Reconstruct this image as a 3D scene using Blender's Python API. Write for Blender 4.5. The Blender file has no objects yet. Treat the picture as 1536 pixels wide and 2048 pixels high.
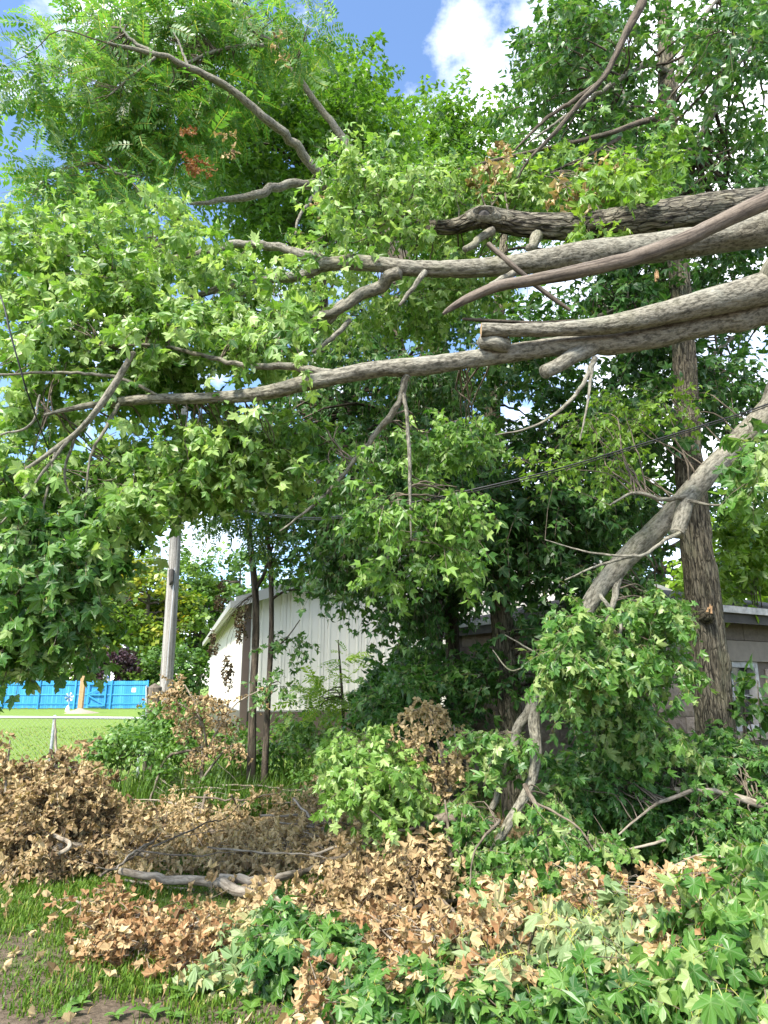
import bpy, math
import numpy as np
from mathutils import Matrix, Vector

R = math.radians
S = bpy.context.scene
COL = S.collection
rng = np.random.default_rng(11)

# ------------------------------------------------------------------ camera
F = 1365.0                      # focal length in photo pixels (1536 x 2048)
PITCH = R(14.2)
CZ = 1.6
cd = bpy.data.cameras.new('camera'); cam = bpy.data.objects.new('camera', cd); COL.objects.link(cam)
cam.location = (0, 0, CZ); cam.rotation_euler = (R(90) + PITCH, 0, 0)
cd.sensor_fit = 'VERTICAL'; cd.sensor_height = 24.0; cd.lens = 24.0 * F / 2048.0
cd.clip_start = 0.05; cd.clip_end = 2000
S.camera = cam

# ------------------------------------------------------------------ light
SUN_EL, SUN_AZ = R(48), R(212)          # azimuth clockwise from +Y (ahead): behind the camera, to the left
sd = bpy.data.lights.new('sun', 'SUN'); sun = bpy.data.objects.new('sun', sd); COL.objects.link(sun)
sd.energy = 3.4; sd.angle = R(11.0); sd.color = (1.0, 0.95, 0.87)
sdir = Vector((math.sin(SUN_AZ) * math.cos(SUN_EL), math.cos(SUN_AZ) * math.cos(SUN_EL), math.sin(SUN_EL)))
sun.rotation_euler = sdir.to_track_quat('Z', 'Y').to_euler()
sun.location = sdir * 40

W = bpy.data.worlds.new('World'); S.world = W; W.use_nodes = True
nt = W.node_tree; N = nt.nodes; L = nt.links
bg = N['Background']; bg.inputs['Strength'].default_value = 0.115
sky = N.new('ShaderNodeTexSky'); sky.sky_type = 'NISHITA'; sky.sun_disc = False
sky.sun_elevation = SUN_EL; sky.sun_rotation = SUN_AZ; sky.air_density = 1.0; sky.dust_density = 0.3; sky.ozone_density = 4.0
tc = N.new('ShaderNodeTexCoord')
mp = N.new('ShaderNodeMapping'); mp.inputs['Scale'].default_value = (1.0, 1.0, 1.5); mp.inputs['Location'].default_value = (3.3, 1.2, 0.4)
n1 = N.new('ShaderNodeTexNoise'); n1.inputs['Scale'].default_value = 2.6; n1.inputs['Detail'].default_value = 9; n1.inputs['Roughness'].default_value = 0.58
cr = N.new('ShaderNodeValToRGB'); cr.color_ramp.elements[0].position = 0.455; cr.color_ramp.elements[1].position = 0.66
mx = N.new('ShaderNodeMixRGB'); mx.inputs[2].default_value = (10.5, 10.6, 11.0, 1)
L.new(tc.outputs['Generated'], mp.inputs['Vector']); L.new(mp.outputs[0], n1.inputs['Vector'])
L.new(n1.outputs['Fac'], cr.inputs[0]); L.new(cr.outputs[0], mx.inputs[0]); L.new(sky.outputs[0], mx.inputs[1])
L.new(mx.outputs[0], bg.inputs['Color'])
S.view_settings.view_transform = 'Standard'; S.view_settings.look = 'None'
S.view_settings.exposure = 1.78; S.view_settings.gamma = 1.0
S.cycles.max_bounces = 8; S.cycles.diffuse_bounces = 4; S.cycles.transmission_bounces = 5; S.cycles.transparent_max_bounces = 6

# ------------------------------------------------------------------ helpers
def ray(px, py):
    x = (px - 768) / F; y = (1024 - py) / F
    return np.array([x, math.cos(PITCH) - math.sin(PITCH) * y, math.sin(PITCH) + math.cos(PITCH) * y])
def P(px, py, Y):               # the point at ground distance Y ahead seen at a photo pixel
    d = ray(px, py); return np.array([0, 0, CZ]) + d * (Y / d[1])
def mpp(px, py, Y):             # metres per photo pixel there
    return Y / ray(px, py)[1] / F
def project(p):
    p = np.asarray(p) - np.array([0, 0, CZ])
    fw = p[:, 1] * math.cos(PITCH) + p[:, 2] * math.sin(PITCH)
    up = -p[:, 1] * math.sin(PITCH) + p[:, 2] * math.cos(PITCH)
    fw = np.maximum(fw, 0.05)
    return 768 + F * p[:, 0] / fw, 1024 - F * up / fw, fw
def nrm(v):
    return v / np.maximum(np.linalg.norm(v, axis=-1, keepdims=True), 1e-9)

def vnoise(x, y, px=None, seed=0):
    """value noise; periodic in x with integer period px"""
    r = np.random.default_rng(seed).random((256, 256))
    xi = np.floor(x).astype(int); yi = np.floor(y).astype(int)
    fx = x - xi; fy = y - yi
    fx = fx * fx * (3 - 2 * fx); fy = fy * fy * (3 - 2 * fy)
    m = px or 256
    a = r[xi % m, yi % 256]; b = r[(xi + 1) % m, yi % 256]
    c = r[xi % m, (yi + 1) % 256]; d = r[(xi + 1) % m, (yi + 1) % 256]
    return (a * (1 - fx) + b * fx) * (1 - fy) + (c * (1 - fx) + d * fx) * fy

class Geo:
    def __init__(s): s.v = []; s.q = []; s.t = []; s.qm = []; s.tm = []; s.lc = []; s.n = 0
    def add(s, V, Q=None, T=None, mat=0, lc=None):
        V = np.asarray(V, float)
        s.v.append(V); s.lc.append(V if lc is None else lc)
        if Q is not None and len(Q): s.q.append(np.asarray(Q) + s.n); s.qm.append(np.full(len(Q), mat))
        if T is not None and len(T): s.t.append(np.asarray(T) + s.n); s.tm.append(np.full(len(T), mat))
        s.n += len(V)
    def box(s, c, size, rz=0.0, mat=0):
        h = np.array(size) / 2.0
        V = np.array([[x, y, z] for x in (-1, 1) for y in (-1, 1) for z in (-1, 1)]) * h
        c0, s0 = math.cos(rz), math.sin(rz)
        V = np.stack([V[:, 0] * c0 - V[:, 1] * s0, V[:, 0] * s0 + V[:, 1] * c0, V[:, 2]], 1) + np.array(c)
        s.add(V, [[0, 1, 3, 2], [4, 6, 7, 5], [0, 4, 5, 1], [2, 3, 7, 6], [0, 2, 6, 4], [1, 5, 7, 3]], mat=mat)
    def hexa(s, bottom, top, mat=0):      # two matching quads (4 points each) -> closed solid
        V = np.array(list(bottom) + list(top), float)
        s.add(V, [[3, 2, 1, 0], [4, 5, 6, 7], [0, 1, 5, 4], [1, 2, 6, 5], [2, 3, 7, 6], [3, 0, 4, 7]], mat=mat)
    def mesh(s, name, mats, smooth=False):
        return mkmesh(name, np.concatenate(s.v), np.concatenate(s.q) if s.q else None, np.concatenate(s.t) if s.t else None,
                      mats, np.concatenate(s.qm) if s.qm else None, np.concatenate(s.tm) if s.tm else None, smooth, {'lc': np.concatenate(s.lc)})

def mkmesh(name, V, Q, T, mats, qm=None, tm=None, smooth=False, attrs=None):
    me = bpy.data.meshes.new(name)
    me.vertices.add(len(V)); me.vertices.foreach_set('co', np.ascontiguousarray(V, dtype=np.float32).ravel())
    li = []; ls = []; mi = []; n = 0
    if Q is not None and len(Q):
        li.append(Q.ravel()); ls.append(np.arange(len(Q)) * 4); n = len(Q) * 4
        mi.append(qm if qm is not None else np.zeros(len(Q), int))
    if T is not None and len(T):
        li.append(T.ravel()); ls.append(n + np.arange(len(T)) * 3)
        mi.append(tm if tm is not None else np.zeros(len(T), int))
    li = np.concatenate(li).astype(np.int32); ls = np.concatenate(ls).astype(np.int32); mi = np.concatenate(mi).astype(np.int32)
    me.loops.add(len(li)); me.loops.foreach_set('vertex_index', li)
    me.polygons.add(len(ls)); me.polygons.foreach_set('loop_start', ls)
    me.polygons.foreach_set('material_index', mi)
    me.polygons.foreach_set('use_smooth', np.full(len(ls), smooth))
    for k, a in (attrs or {}).items():
        a = np.asarray(a)
        if a.ndim == 1: me.attributes.new(k, 'FLOAT', 'POINT').data.foreach_set('value', a.astype(np.float32))
        else: me.attributes.new(k, 'FLOAT_VECTOR', 'POINT').data.foreach_set('vector', a.astype(np.float32).ravel())
    for m in mats: me.materials.append(m)
    me.update(calc_edges=True)
    return me

def thing(name, label, cat, loc=(0, 0, 0), group=None):
    o = bpy.data.objects.new(name, None); COL.objects.link(o); o.location = [float(v) for v in loc]
    o.empty_display_size = 0.2
    o['label'] = label; o['category'] = cat
    if group: o['group'] = group
    return o
def base_of(o):
    b = Vector((0, 0, 0))
    while o: b += o.location; o = o.parent
    return b
def part(name, me, parent, kind=None, label=None):      # mesh in world coordinates under a thing
    o = bpy.data.objects.new(name, me); COL.objects.link(o); o.parent = parent
    o.location = -base_of(parent)
    if kind: o['kind'] = kind
    if label: o['label'] = label
    return o
def put(name, me, parent, M):                            # shared mesh placed by a world matrix
    o = bpy.data.objects.new(name, me); COL.objects.link(o); o.parent = parent
    o.matrix_basis = Matrix.Translation(-base_of(parent)) @ M
    return o

def catmull(p, per):
    p = np.asarray(p, float)
    if len(p) == 2: return p[0] + np.linspace(0, 1, per + 1)[:, None] * (p[1] - p[0])
    q = np.vstack([2 * p[0] - p[1], p, 2 * p[-1] - p[-2]]); out = []
    t = np.linspace(0, 1, per, endpoint=False)[:, None]
    for i in range(1, len(q) - 2):
        a, b, c, d = q[i - 1], q[i], q[i + 1], q[i + 2]
        out.append(0.5 * (2 * b + (c - a) * t + (2 * a - 5 * b + 4 * c - d) * t ** 2 + (3 * b - a - 3 * c + d) * t ** 3))
    out.append(p[-1:]); return np.vstack(out)

def tube(G, pts, rad, sides=8, per=6, rough=0.0, furrow=0.0, seed=0, wob=0.0, mat=0, capmat=None, knots=0, cap=(True, True)):
    pr = catmull(np.column_stack([pts, rad]), per)
    p = pr[:, :3]; r = np.maximum(pr[:, 3], 0.0008)
    if wob:
        s_ = np.concatenate([[0], np.cumsum(np.linalg.norm(np.diff(p, axis=0), axis=1))]); kn = max(3, int(s_[-1] / max(.05, 2.2 * float(r.mean())) ) + 1)
        kk = np.linspace(0, s_[-1], kn); gg = np.random.default_rng(seed + 5).normal(0, 1, (kn, 3)); gg[0] = 0
        p = p + np.column_stack([np.interp(s_, kk, gg[:, c]) for c in range(3)]) * wob * r[:, None]
    tg = nrm(np.gradient(p, axis=0))
    u = np.cross(tg[0], [0.31, 0.2, 0.93]); u /= np.linalg.norm(u)
    U = np.empty_like(p)
    for i in range(len(p)):
        u = u - tg[i] * np.dot(u, tg[i]); u = u / np.linalg.norm(u); U[i] = u
    B = np.cross(tg, U)
    s = np.concatenate([[0], np.cumsum(np.linalg.norm(np.diff(p, axis=0), axis=1))])
    th = np.linspace(0, 2 * math.pi, sides, endpoint=False)
    TH, SS = np.meshgrid(th, s); k = TH / (2 * math.pi)
    rr = np.repeat(r[:, None], sides, 1)
    f = np.ones_like(rr)
    if rough:
        f += rough * (vnoise(k * 5, SS * 3.5, 5, seed) - .5) * 2 + rough * .5 * (vnoise(k * 9, SS * 10, 9, seed + 1) - .5)
    if furrow:
        nk = max(8, int(2 * math.pi * float(np.mean(r)) / 0.03))
        wv = vnoise(k * 4, SS * 4, 4, seed + 7) * 1.2
        a = np.abs(vnoise(k * nk + wv * 0, SS * 5 + wv, nk, seed + 2) - .5) * 2
        f += furrow * (np.minimum(a * 2.2, 1) - .6) * 0.016 / np.maximum(rr, .02)
    kr = np.random.default_rng(seed + 9)
    for _ in range(knots):
        a0, s0 = kr.uniform(0, 2 * math.pi), kr.uniform(.1, .95) * s[-1]; w = kr.uniform(.03, .07)
        da = np.angle(np.exp(1j * (TH - a0)))
        f += kr.uniform(.06, .2) * np.exp(-((da * rr) ** 2 + (SS - s0) ** 2) / (2 * w * w))
    rr = rr * f
    V = p[:, None, :] + U[:, None, :] * (np.cos(TH) * rr)[..., None] + B[:, None, :] * (np.sin(TH) * rr)[..., None]
    lc = np.stack([np.cos(TH) * r[:, None], np.sin(TH) * r[:, None], SS + seed * 3.7], -1).reshape(-1, 3)
    m = len(p); i = np.arange(m - 1)[:, None] * sides; j = np.arange(sides)[None]; j2 = (j + 1) % sides
    Q = np.stack([i + j, i + j2, i + sides + j2, i + sides + j], -1).reshape(-1, 4)
    G.add(V.reshape(-1, 3), Q, mat=mat, lc=lc)
    cm = mat if capmat is None else capmat
    for e, ring in ((0, V[0]), (1, V[-1])):
        if cap[e]:
            c = ring.mean(0); VV = np.vstack([ring, c]); a = np.arange(sides); b = (a + 1) % sides
            T = np.stack([b, a, np.full(sides, sides)], 1) if e == 0 else np.stack([a, b, np.full(sides, sides)], 1)
            if cm == mat: VV[-1] += (tg[0] * -1 if e == 0 else tg[-1]) * float(np.linalg.norm(ring[0] - c)) * .6
            G.add(VV, T=T, mat=cm)
    return p, r

def limb_pts(spec):             # [(px, py, Y, width px)] -> points, radii
    p = np.array([P(a, b, y) for a, b, y, w in spec]); r = np.array([w * mpp(a, b, y) / 2 for a, b, y, w in spec])
    return p, r

# ------------------------------------------------------------------ materials
def mat(name):
    m = bpy.data.materials.new(name); m.use_nodes = True
    t = m.node_tree; t.nodes.clear()
    o = t.nodes.new('ShaderNodeOutputMaterial'); b = t.nodes.new('ShaderNodeBsdfPrincipled')
    t.links.new(b.outputs[0], o.inputs[0]); return m, t, b, o
def ramp(t, fac, stops):
    n = t.nodes.new('ShaderNodeValToRGB'); e = n.color_ramp.elements
    while len(e) < len(stops): e.new(0.5)
    for x, (p, c) in zip(e, stops): x.position = p; x.color = (*c, 1)
    if fac is not None: t.links.new(fac, n.inputs[0])
    return n
def coords(t, attr=None, scale=(1, 1, 1)):
    if attr: c = t.nodes.new('ShaderNodeAttribute'); c.attribute_name = attr; o = c.outputs['Vector']
    else: c = t.nodes.new('ShaderNodeTexCoord'); o = c.outputs['Object']
    m = t.nodes.new('ShaderNodeMapping'); m.inputs['Scale'].default_value = scale; t.links.new(o, m.inputs[0]); return m.outputs[0]
def noise(t, vec, scale, detail=5, rough=.6):
    n = t.nodes.new('ShaderNodeTexNoise'); n.inputs['Scale'].default_value = scale; n.inputs['Detail'].default_value = detail
    n.inputs['Roughness'].default_value = rough
    if vec is not None: t.links.new(vec, n.inputs['Vector'])
    return n.outputs['Fac']
def bump(t, b, h, strength, dist=.02):
    n = t.nodes.new('ShaderNodeBump'); n.inputs['Strength'].default_value = strength; n.inputs['Distance'].default_value = dist
    t.links.new(h, n.inputs['Height']); t.links.new(n.outputs[0], b.inputs['Normal'])
def mixc(t, fac, a, b, mode='MIX'):
    n = t.nodes.new('ShaderNodeMixRGB'); n.blend_type = mode
    for i, v in ((0, fac), (1, a), (2, b)):
        if hasattr(v, 'is_linked') or hasattr(v, 'links'): t.links.new(v, n.inputs[i])
        else: n.inputs[i].default_value = v if i == 0 else (*v, 1)
    return n.outputs[0]

def leaf_mat(name, stops, trans=.38, rough=.42, spec=.45, tcol=1.5, pet=(.35, .36, .06)):
    if stops[0][1][1] > stops[0][1][0]: stops = [(p, (c[0] * 1.22, c[1], c[2] * .9)) for p, c in stops]
    m, t, b, o = mat(name)
    a = t.nodes.new('ShaderNodeAttribute'); a.attribute_name = 'tint'
    c = ramp(t, a.outputs['Fac'], stops).outputs[0]
    p = t.nodes.new('ShaderNodeAttribute'); p.attribute_name = 'pet'
    sp = t.nodes.new('ShaderNodeSeparateXYZ'); t.links.new(p.outputs['Vector'], sp.inputs[0])
    pw = t.nodes.new('ShaderNodeMath'); pw.operation = 'POWER'; pw.inputs[1].default_value = 9.0; t.links.new(sp.outputs[1], pw.inputs[0])
    rf = t.nodes.new('ShaderNodeMath'); rf.operation = 'MULTIPLY'; rf.inputs[1].default_value = .38; t.links.new(pw.outputs[0], rf.inputs[0])
    blotch = noise(t, coords(t, None), 38, 3, .6)                      # uneven blade colour
    c = mixc(t, .5, c, ramp(t, blotch, [(.3, (.62, .66, .6)), (.7, (1.2, 1.15, 1.1))]).outputs[0], 'MULTIPLY')
    c = mixc(t, rf.outputs[0], c, mixc(t, .5, c, (.55, .62, .35)))
    c = mixc(t, sp.outputs[0], c, pet)
    t.links.new(c, b.inputs['Base Color']); b.inputs['Roughness'].default_value = rough; b.inputs['Specular IOR Level'].default_value = spec
    tr = t.nodes.new('ShaderNodeBsdfTranslucent')
    g = t.nodes.new('ShaderNodeMixRGB'); g.blend_type = 'MULTIPLY'; g.inputs[0].default_value = 1
    g.inputs[2].default_value = (tcol * 1.0, tcol * 1.05, tcol * .55, 1); t.links.new(c, g.inputs[1]); t.links.new(g.outputs[0], tr.inputs[0])
    ms = t.nodes.new('ShaderNodeMixShader'); ms.inputs[0].default_value = trans
    t.links.new(b.outputs[0], ms.inputs[1]); t.links.new(tr.outputs[0], ms.inputs[2]); t.links.new(ms.outputs[0], o.inputs[0])
    return m
LM = {
 'pale': leaf_mat('maple_leaf_pale', [(0, (.034, .120, .016)), (.35, (.080, .210, .028)), (.7, (.150, .320, .062)), (1, (.25, .42, .15))]),
 'fresh': leaf_mat('maple_leaf_fresh', [(0, (.024, .100, .020)), (.5, (.054, .180, .028)), (.85, (.105, .250, .052)), (1, (.20, .33, .12))]),
 'deep': leaf_mat('maple_leaf_deep', [(0, (.018, .075, .018)), (.6, (.040, .140, .030)), (1, (.085, .210, .044))], trans=.3),
 'crown': leaf_mat('crown_leaf', [(0, (.030, .095, .014)), (.6, (.065, .185, .020)), (1, (.120, .255, .028))], trans=.4, tcol=1.6),
 'walnut': leaf_mat('walnut_leaf', [(0, (.040, .135, .022)), (.6, (.080, .225, .040)), (1, (.140, .305, .085))], trans=.42, tcol=1.5),
 'lime': leaf_mat('lime_leaf', [(0, (.090, .220, .025)), (1, (.20, .36, .05))], trans=.45),
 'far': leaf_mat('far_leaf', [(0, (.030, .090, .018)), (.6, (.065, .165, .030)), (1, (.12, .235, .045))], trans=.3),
 'yellow': leaf_mat('yellowing_leaf', [(0, (.050, .130, .018)), (.55, (.110, .215, .022)), (.8, (.26, .30, .03)), (1, (.42, .30, .035))], trans=.3),
 'purple': leaf_mat('purple_leaf', [(0, (.020, .010, .014)), (1, (.065, .030, .038))], trans=.2),
 'brown': leaf_mat('dead_leaf', [(0, (.075, .048, .028)), (.25, (.19, .122, .064)), (.65, (.385, .272, .145)), (1, (.55, .415, .235))], trans=.22, rough=.7, spec=.2, tcol=1.15, pet=(.28, .15, .06)),
 'orange': leaf_mat('dead_leaf_orange', [(0, (.13, .066, .030)), (.35, (.29, .155, .070)), (.7, (.41, .275, .142)), (1, (.54, .41, .235))], trans=.22, rough=.7, spec=.2, tcol=1.15, pet=(.28, .15, .06)),
 'wilt': leaf_mat('wilting_leaf', [(0, (.040, .125, .035)), (.4, (.105, .215, .085)), (.8, (.200, .32, .165)), (1, (.32, .34, .19))], trans=.28, rough=.55),
 'rust': leaf_mat('rusty_leaf', [(0, (.16, .045, .02)), (1, (.33, .15, .06))], trans=.2, rough=.7, spec=.2),
 'vine': leaf_mat('vine_leaf', [(0, (.018, .075, .014)), (1, (.055, .165, .026))], trans=.3),
 'weed': leaf_mat('weed_leaf', [(0, (.045, .140, .020)), (1, (.11, .26, .045))], trans=.35),
 'grass': leaf_mat('grass_blade', [(0, (.035, .095, .012)), (.6, (.080, .185, .022)), (.9, (.15, .24, .045)), (1, (.30, .25, .11))], trans=.3, spec=.25),
}
def bark(name, dark, light, lichen, lfac=.45, stretch=(26, 26, 4.5), bs=.9, bd=.02, moss=None, crack=(30, 30, 11), cdark=.78):
    m, t, b, o = mat(name)
    v = coords(t, 'lc', stretch); h = noise(t, v, 1.0, 6, .65)
    c = ramp(t, h, [(.38, dark), (.56, light)]).outputs[0]
    l = noise(t, coords(t, 'lc', (5, 5, 3)), 1.0, 7, .7)
    lf = ramp(t, l, [(.5, (0, 0, 0)), (.72, (lfac,) * 3)]).outputs[0]
    c = mixc(t, lf, c, lichen)
    if moss:
        l2 = noise(t, coords(t, 'lc', (3, 3, 1.4)), 1.0, 4, .6)
        c = mixc(t, ramp(t, l2, [(.55, (0, 0, 0)), (.75, (.55,) * 3)]).outputs[0], c, moss)
    wz = noise(t, coords(t, 'lc', (9, 9, 4)), 1.0, 3, .6)
    va = t.nodes.new('ShaderNodeVectorMath'); va.operation = 'MULTIPLY_ADD'; va.inputs[1].default_value = (.9, .9, .9); t.links.new(coords(t, 'lc', crack), va.inputs[2])
    wc = t.nodes.new('ShaderNodeCombineXYZ'); t.links.new(wz, wc.inputs[0]); t.links.new(h, wc.inputs[1]); t.links.new(wz, wc.inputs[2]); t.links.new(wc.outputs[0], va.inputs[0])
    vo = t.nodes.new('ShaderNodeTexVoronoi'); vo.feature = 'DISTANCE_TO_EDGE'; vo.inputs['Scale'].default_value = 1.0; t.links.new(va.outputs[0], vo.inputs['Vector'])
    ck = ramp(t, vo.outputs['Distance'], [(.0, (cdark,) * 3), (.11, (1, 1, 1))]).outputs[0]
    c = mixc(t, 1.0, c, ck, 'MULTIPLY')
    ht = t.nodes.new('ShaderNodeMath'); ht.operation = 'MULTIPLY'; t.links.new(h, ht.inputs[0]); t.links.new(ck, ht.inputs[1]); h = ht.outputs[0]
    fine = noise(t, coords(t, 'lc', (90, 90, 60)), 1.0, 3, .6)
    c = mixc(t, .35, c, ramp(t, fine, [(.3, (.35, .35, .35)), (.7, (1, 1, 1))]).outputs[0], 'MULTIPLY')
    t.links.new(c, b.inputs['Base Color']); b.inputs['Roughness'].default_value = .88; b.inputs['Specular IOR Level'].default_value = .2
    bump(t, b, h, bs, bd); return m
BK = {
 'limb': bark('bark_grey_limb', (.085, .078, .058), (.265, .245, .190), (.36, .365, .30), stretch=(44, 44, 20), bs=.9, bd=.014, moss=(.185, .185, .09)),
 'furrow': bark('bark_furrowed', (.026, .022, .017), (.255, .228, .170), (.35, .35, .27), stretch=(34, 34, 6), bs=1.0, bd=.05, crack=(26, 26, 6), cdark=.34, moss=(.21, .21, .10)),
 'trunk': bark('bark_trunk', (.034, .029, .021), (.245, .210, .145), (.30, .30, .19), stretch=(46, 46, 6.5), bs=1.0, bd=.045, crack=(30, 30, 5), cdark=.42, moss=(.12, .13, .05)),
 'dark': bark('bark_dark', (.030, .025, .019), (.130, .104, .076), (.16, .16, .11), stretch=(24, 24, 3), bs=.9, bd=.03),
 'dead': bark('bare_wood', (.070, .055, .043), (.190, .155, .120), (.24, .21, .18), stretch=(40, 40, 2.5), bs=.5, bd=.01),
 'twig': bark('bark_twig', (.075, .060, .045), (.180, .145, .105), (.26, .24, .19), stretch=(30, 30, 12), bs=.3, bd=.004),
 'pale': bark('bark_pale_dry', (.15, .12, .085), (.36, .31, .24), (.42, .40, .34), stretch=(30, 30, 6), bs=.5, bd=.006),
 'pole': bark('weathered_pole', (.16, .145, .125), (.38, .36, .325), (.42, .40, .37), stretch=(30, 30, .7), bs=.5, bd=.01),
 'post': bark('old_post', (.075, .060, .045), (.20, .165, .125), (.25, .23, .19), stretch=(30, 30, .9), bs=.5, bd=.01),
}
def plain(name, col, rough=.6, var=.15, scale=6, bs=.0, metal=0, spec=.4):
    m, t, b, o = mat(name)
    h = noise(t, coords(t, None), scale, 5, .6)
    c = ramp(t, h, [(.3, tuple(v * (1 - var) for v in col)), (.7, tuple(min(1, v * (1 + var)) for v in col))]).outputs[0]
    t.links.new(c, b.inputs['Base Color']); b.inputs['Roughness'].default_value = rough; b.inputs['Metallic'].default_value = metal
    b.inputs['Specular IOR Level'].default_value = spec
    if bs: bump(t, b, noise(t, coords(t, None), scale * 8, 4), bs, .01)
    return m
M_cut = plain('cut_wood', (.42, .28, .15), .8, .3, 30, .3)
M_split = plain('split_wood', (.50, .30, .15), .8, .35, 40, .4)
def board_mat():
    m, t, b, o = mat('blue_fence_paint'); oi = t.nodes.new('ShaderNodeObjectInfo')
    c = ramp(t, oi.outputs['Random'], [(0, (.014, .19, .43)), (.6, (.020, .235, .50)), (1, (.045, .28, .54))]).outputs[0]
    h = noise(t, coords(t, None, (1, 1, .3)), 9, 5); c = mixc(t, .6, c, ramp(t, h, [(.3, (.7, .72, .75)), (.7, (1.1, 1.08, 1.05))]).outputs[0], 'MULTIPLY')
    t.links.new(c, b.inputs['Base Color']); b.inputs['Roughness'].default_value = .7; bump(t, b, h, .2, .01); return m
M_blue = board_mat()
M_tan = plain('tan_treated_wood', (.36, .215, .105), .8, .2, 8, .2)
M_galv = plain('galvanised_steel', (.46, .48, .49), .45, .1, 10, 0, .6)
M_beige = plain('beige_steel', (.62, .585, .52), .5, .03, 1.5)
M_brown = plain('brown_steel', (.085, .062, .050), .5, .1, 2)
M_trim = plain('grey_trim', (.30, .29, .26), .5, .1, 3)
M_roofm = plain('grey_steel_roof', (.34, .34, .33), .45, .08, 2)
M_white = plain('white_paint', (.74, .74, .72), .6, .06, 4)
M_flaky = plain('flaking_grey_paint', (.33, .33, .32), .8, .35, 14, .4)
M_soffit = plain('dark_soffit', (.055, .050, .044), .85, .3, 8, .3)
M_mortar = plain('mortar', (.115, .095, .075), .95, .2, 25, .4)
M_lintel = plain('cast_lintel', (.20, .172, .138), .9, .12, 10, .4)
M_cable = plain('black_cable', (.012, .012, .013), .45, .1, 20)
M_interior = plain('dark_interior', (.02, .02, .022), .9, .2, 3)
M_shade = plain('old_blind', (.10, .13, .20), .8, .3, 5)
M_house = plain('white_siding', (.70, .70, .70), .6, .04, 2)
M_hroof = plain('house_roof', (.13, .12, .115), .8, .2, 6)
M_stonebase = plain('pale_stones', (.26, .225, .17), .9, .25, 12, .4)
M_bluemet = plain('blue_metal', (.08, .14, .38), .4, .2, 10)

def block_mat():
    m, t, b, o = mat('rock_faced_block')
    oi = t.nodes.new('ShaderNodeObjectInfo')
    c = ramp(t, oi.outputs['Random'], [(0, (.20, .155, .120)), (.4, (.27, .215, .165)), (.75, (.33, .27, .215)), (1, (.24, .205, .175))]).outputs[0]
    h = noise(t, coords(t, None), 14, 7, .65)
    c = mixc(t, .55, c, ramp(t, h, [(.3, (.45, .43, .4)), (.7, (1.1, 1.08, 1.05))]).outputs[0], 'MULTIPLY')
    t.links.new(c, b.inputs['Base Color']); b.inputs['Roughness'].default_value = .95; bump(t, b, h, .8, .03); return m
M_block = block_mat()
def shingle_mat():
    m, t, b, o = mat('worn_shingles')
    v = coords(t, None); br = t.nodes.new('ShaderNodeTexBrick'); br.inputs['Scale'].default_value = 3.2; br.inputs['Mortar Size'].default_value = .03
    br.inputs['Color1'].default_value = (.062, .052, .045, 1); br.inputs['Color2'].default_value = (.10, .085, .072, 1); br.inputs['Mortar'].default_value = (.02, .018, .016, 1)
    t.links.new(v, br.inputs['Vector']); h = noise(t, v, 30, 5)
    c = mixc(t, .6, br.outputs[0], ramp(t, h, [(.3, (.4, .4, .4)), (.7, (1.2, 1.15, 1.1))]).outputs[0], 'MULTIPLY')
    t.links.new(c, b.inputs['Base Color']); b.inputs['Roughness'].default_value = .95; bump(t, b, h, .6, .02); return m
M_shingle = shingle_mat()
def glass_mat():
    m, t, b, o = mat('dirty_glass')
    h = noise(t, coords(t, None), 5, 5)
    t.links.new(ramp(t, h, [(.4, (.012, .014, .016)), (.7, (.05, .055, .055))]).outputs[0], b.inputs['Base Color'])
    t.links.new(ramp(t, h, [(.4, (.05,) * 3), (.7, (.3,) * 3)]).outputs[0], b.inputs['Roughness']); return m
M_glass = glass_mat()
def ground_mat():
    m, t, b, o = mat('ground')
    v = coords(t, None)
    big = noise(t, v, .35, 4, .6); mid = noise(t, v, 2.2, 6, .65); fine = noise(t, v, 30, 4, .7)
    grass = ramp(t, mid, [(.3, (.055, .115, .016)), (.7, (.115, .195, .030))]).outputs[0]
    grass = mixc(t, .5, grass, ramp(t, fine, [(.3, (.5, .5, .5)), (.7, (1.25, 1.2, 1.1))]).outputs[0], 'MULTIPLY')
    soil = ramp(t, fine, [(.3, (.050, .038, .025)), (.7, (.150, .115, .080))]).outputs[0]
    sx = t.nodes.new('ShaderNodeSeparateXYZ'); t.links.new(v, sx.inputs[0])
    # worn bare earth where people walk and under the trees; lawn beyond the chain-link fence
    near = t.nodes.new('ShaderNodeMapRange'); near.inputs[1].default_value = 11.2; near.inputs[2].default_value = 12.6; t.links.new(sx.outputs[1], near.inputs[0])
    fr = t.nodes.new('ShaderNodeMapRange'); fr.inputs[1].default_value = 5.6; fr.inputs[2].default_value = 4.2; fr.inputs[3].default_value = .0; fr.inputs[4].default_value = .30; t.links.new(sx.outputs[1], fr.inputs[0])
    ad = t.nodes.new('ShaderNodeMath'); ad.operation = 'ADD'; t.links.new(fr.outputs[0], ad.inputs[0]); t.links.new(mid, ad.inputs[1])
    sf = ramp(t, ad.outputs[0], [(.52, (0, 0, 0)), (.68, (1, 1, 1))]).outputs[0]
    nearc = mixc(t, sf, mixc(t, .45, grass, soil), soil)
    c = mixc(t, near.outputs[0], nearc, mixc(t, .6, grass, (.165, .235, .045)))
    t.links.new(c, b.inputs['Base Color']); b.inputs['Roughness'].default_value = .95; b.inputs['Specular IOR Level'].default_value = .15
    bump(t, b, fine, .6, .03); return m
M_ground = ground_mat()

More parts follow.
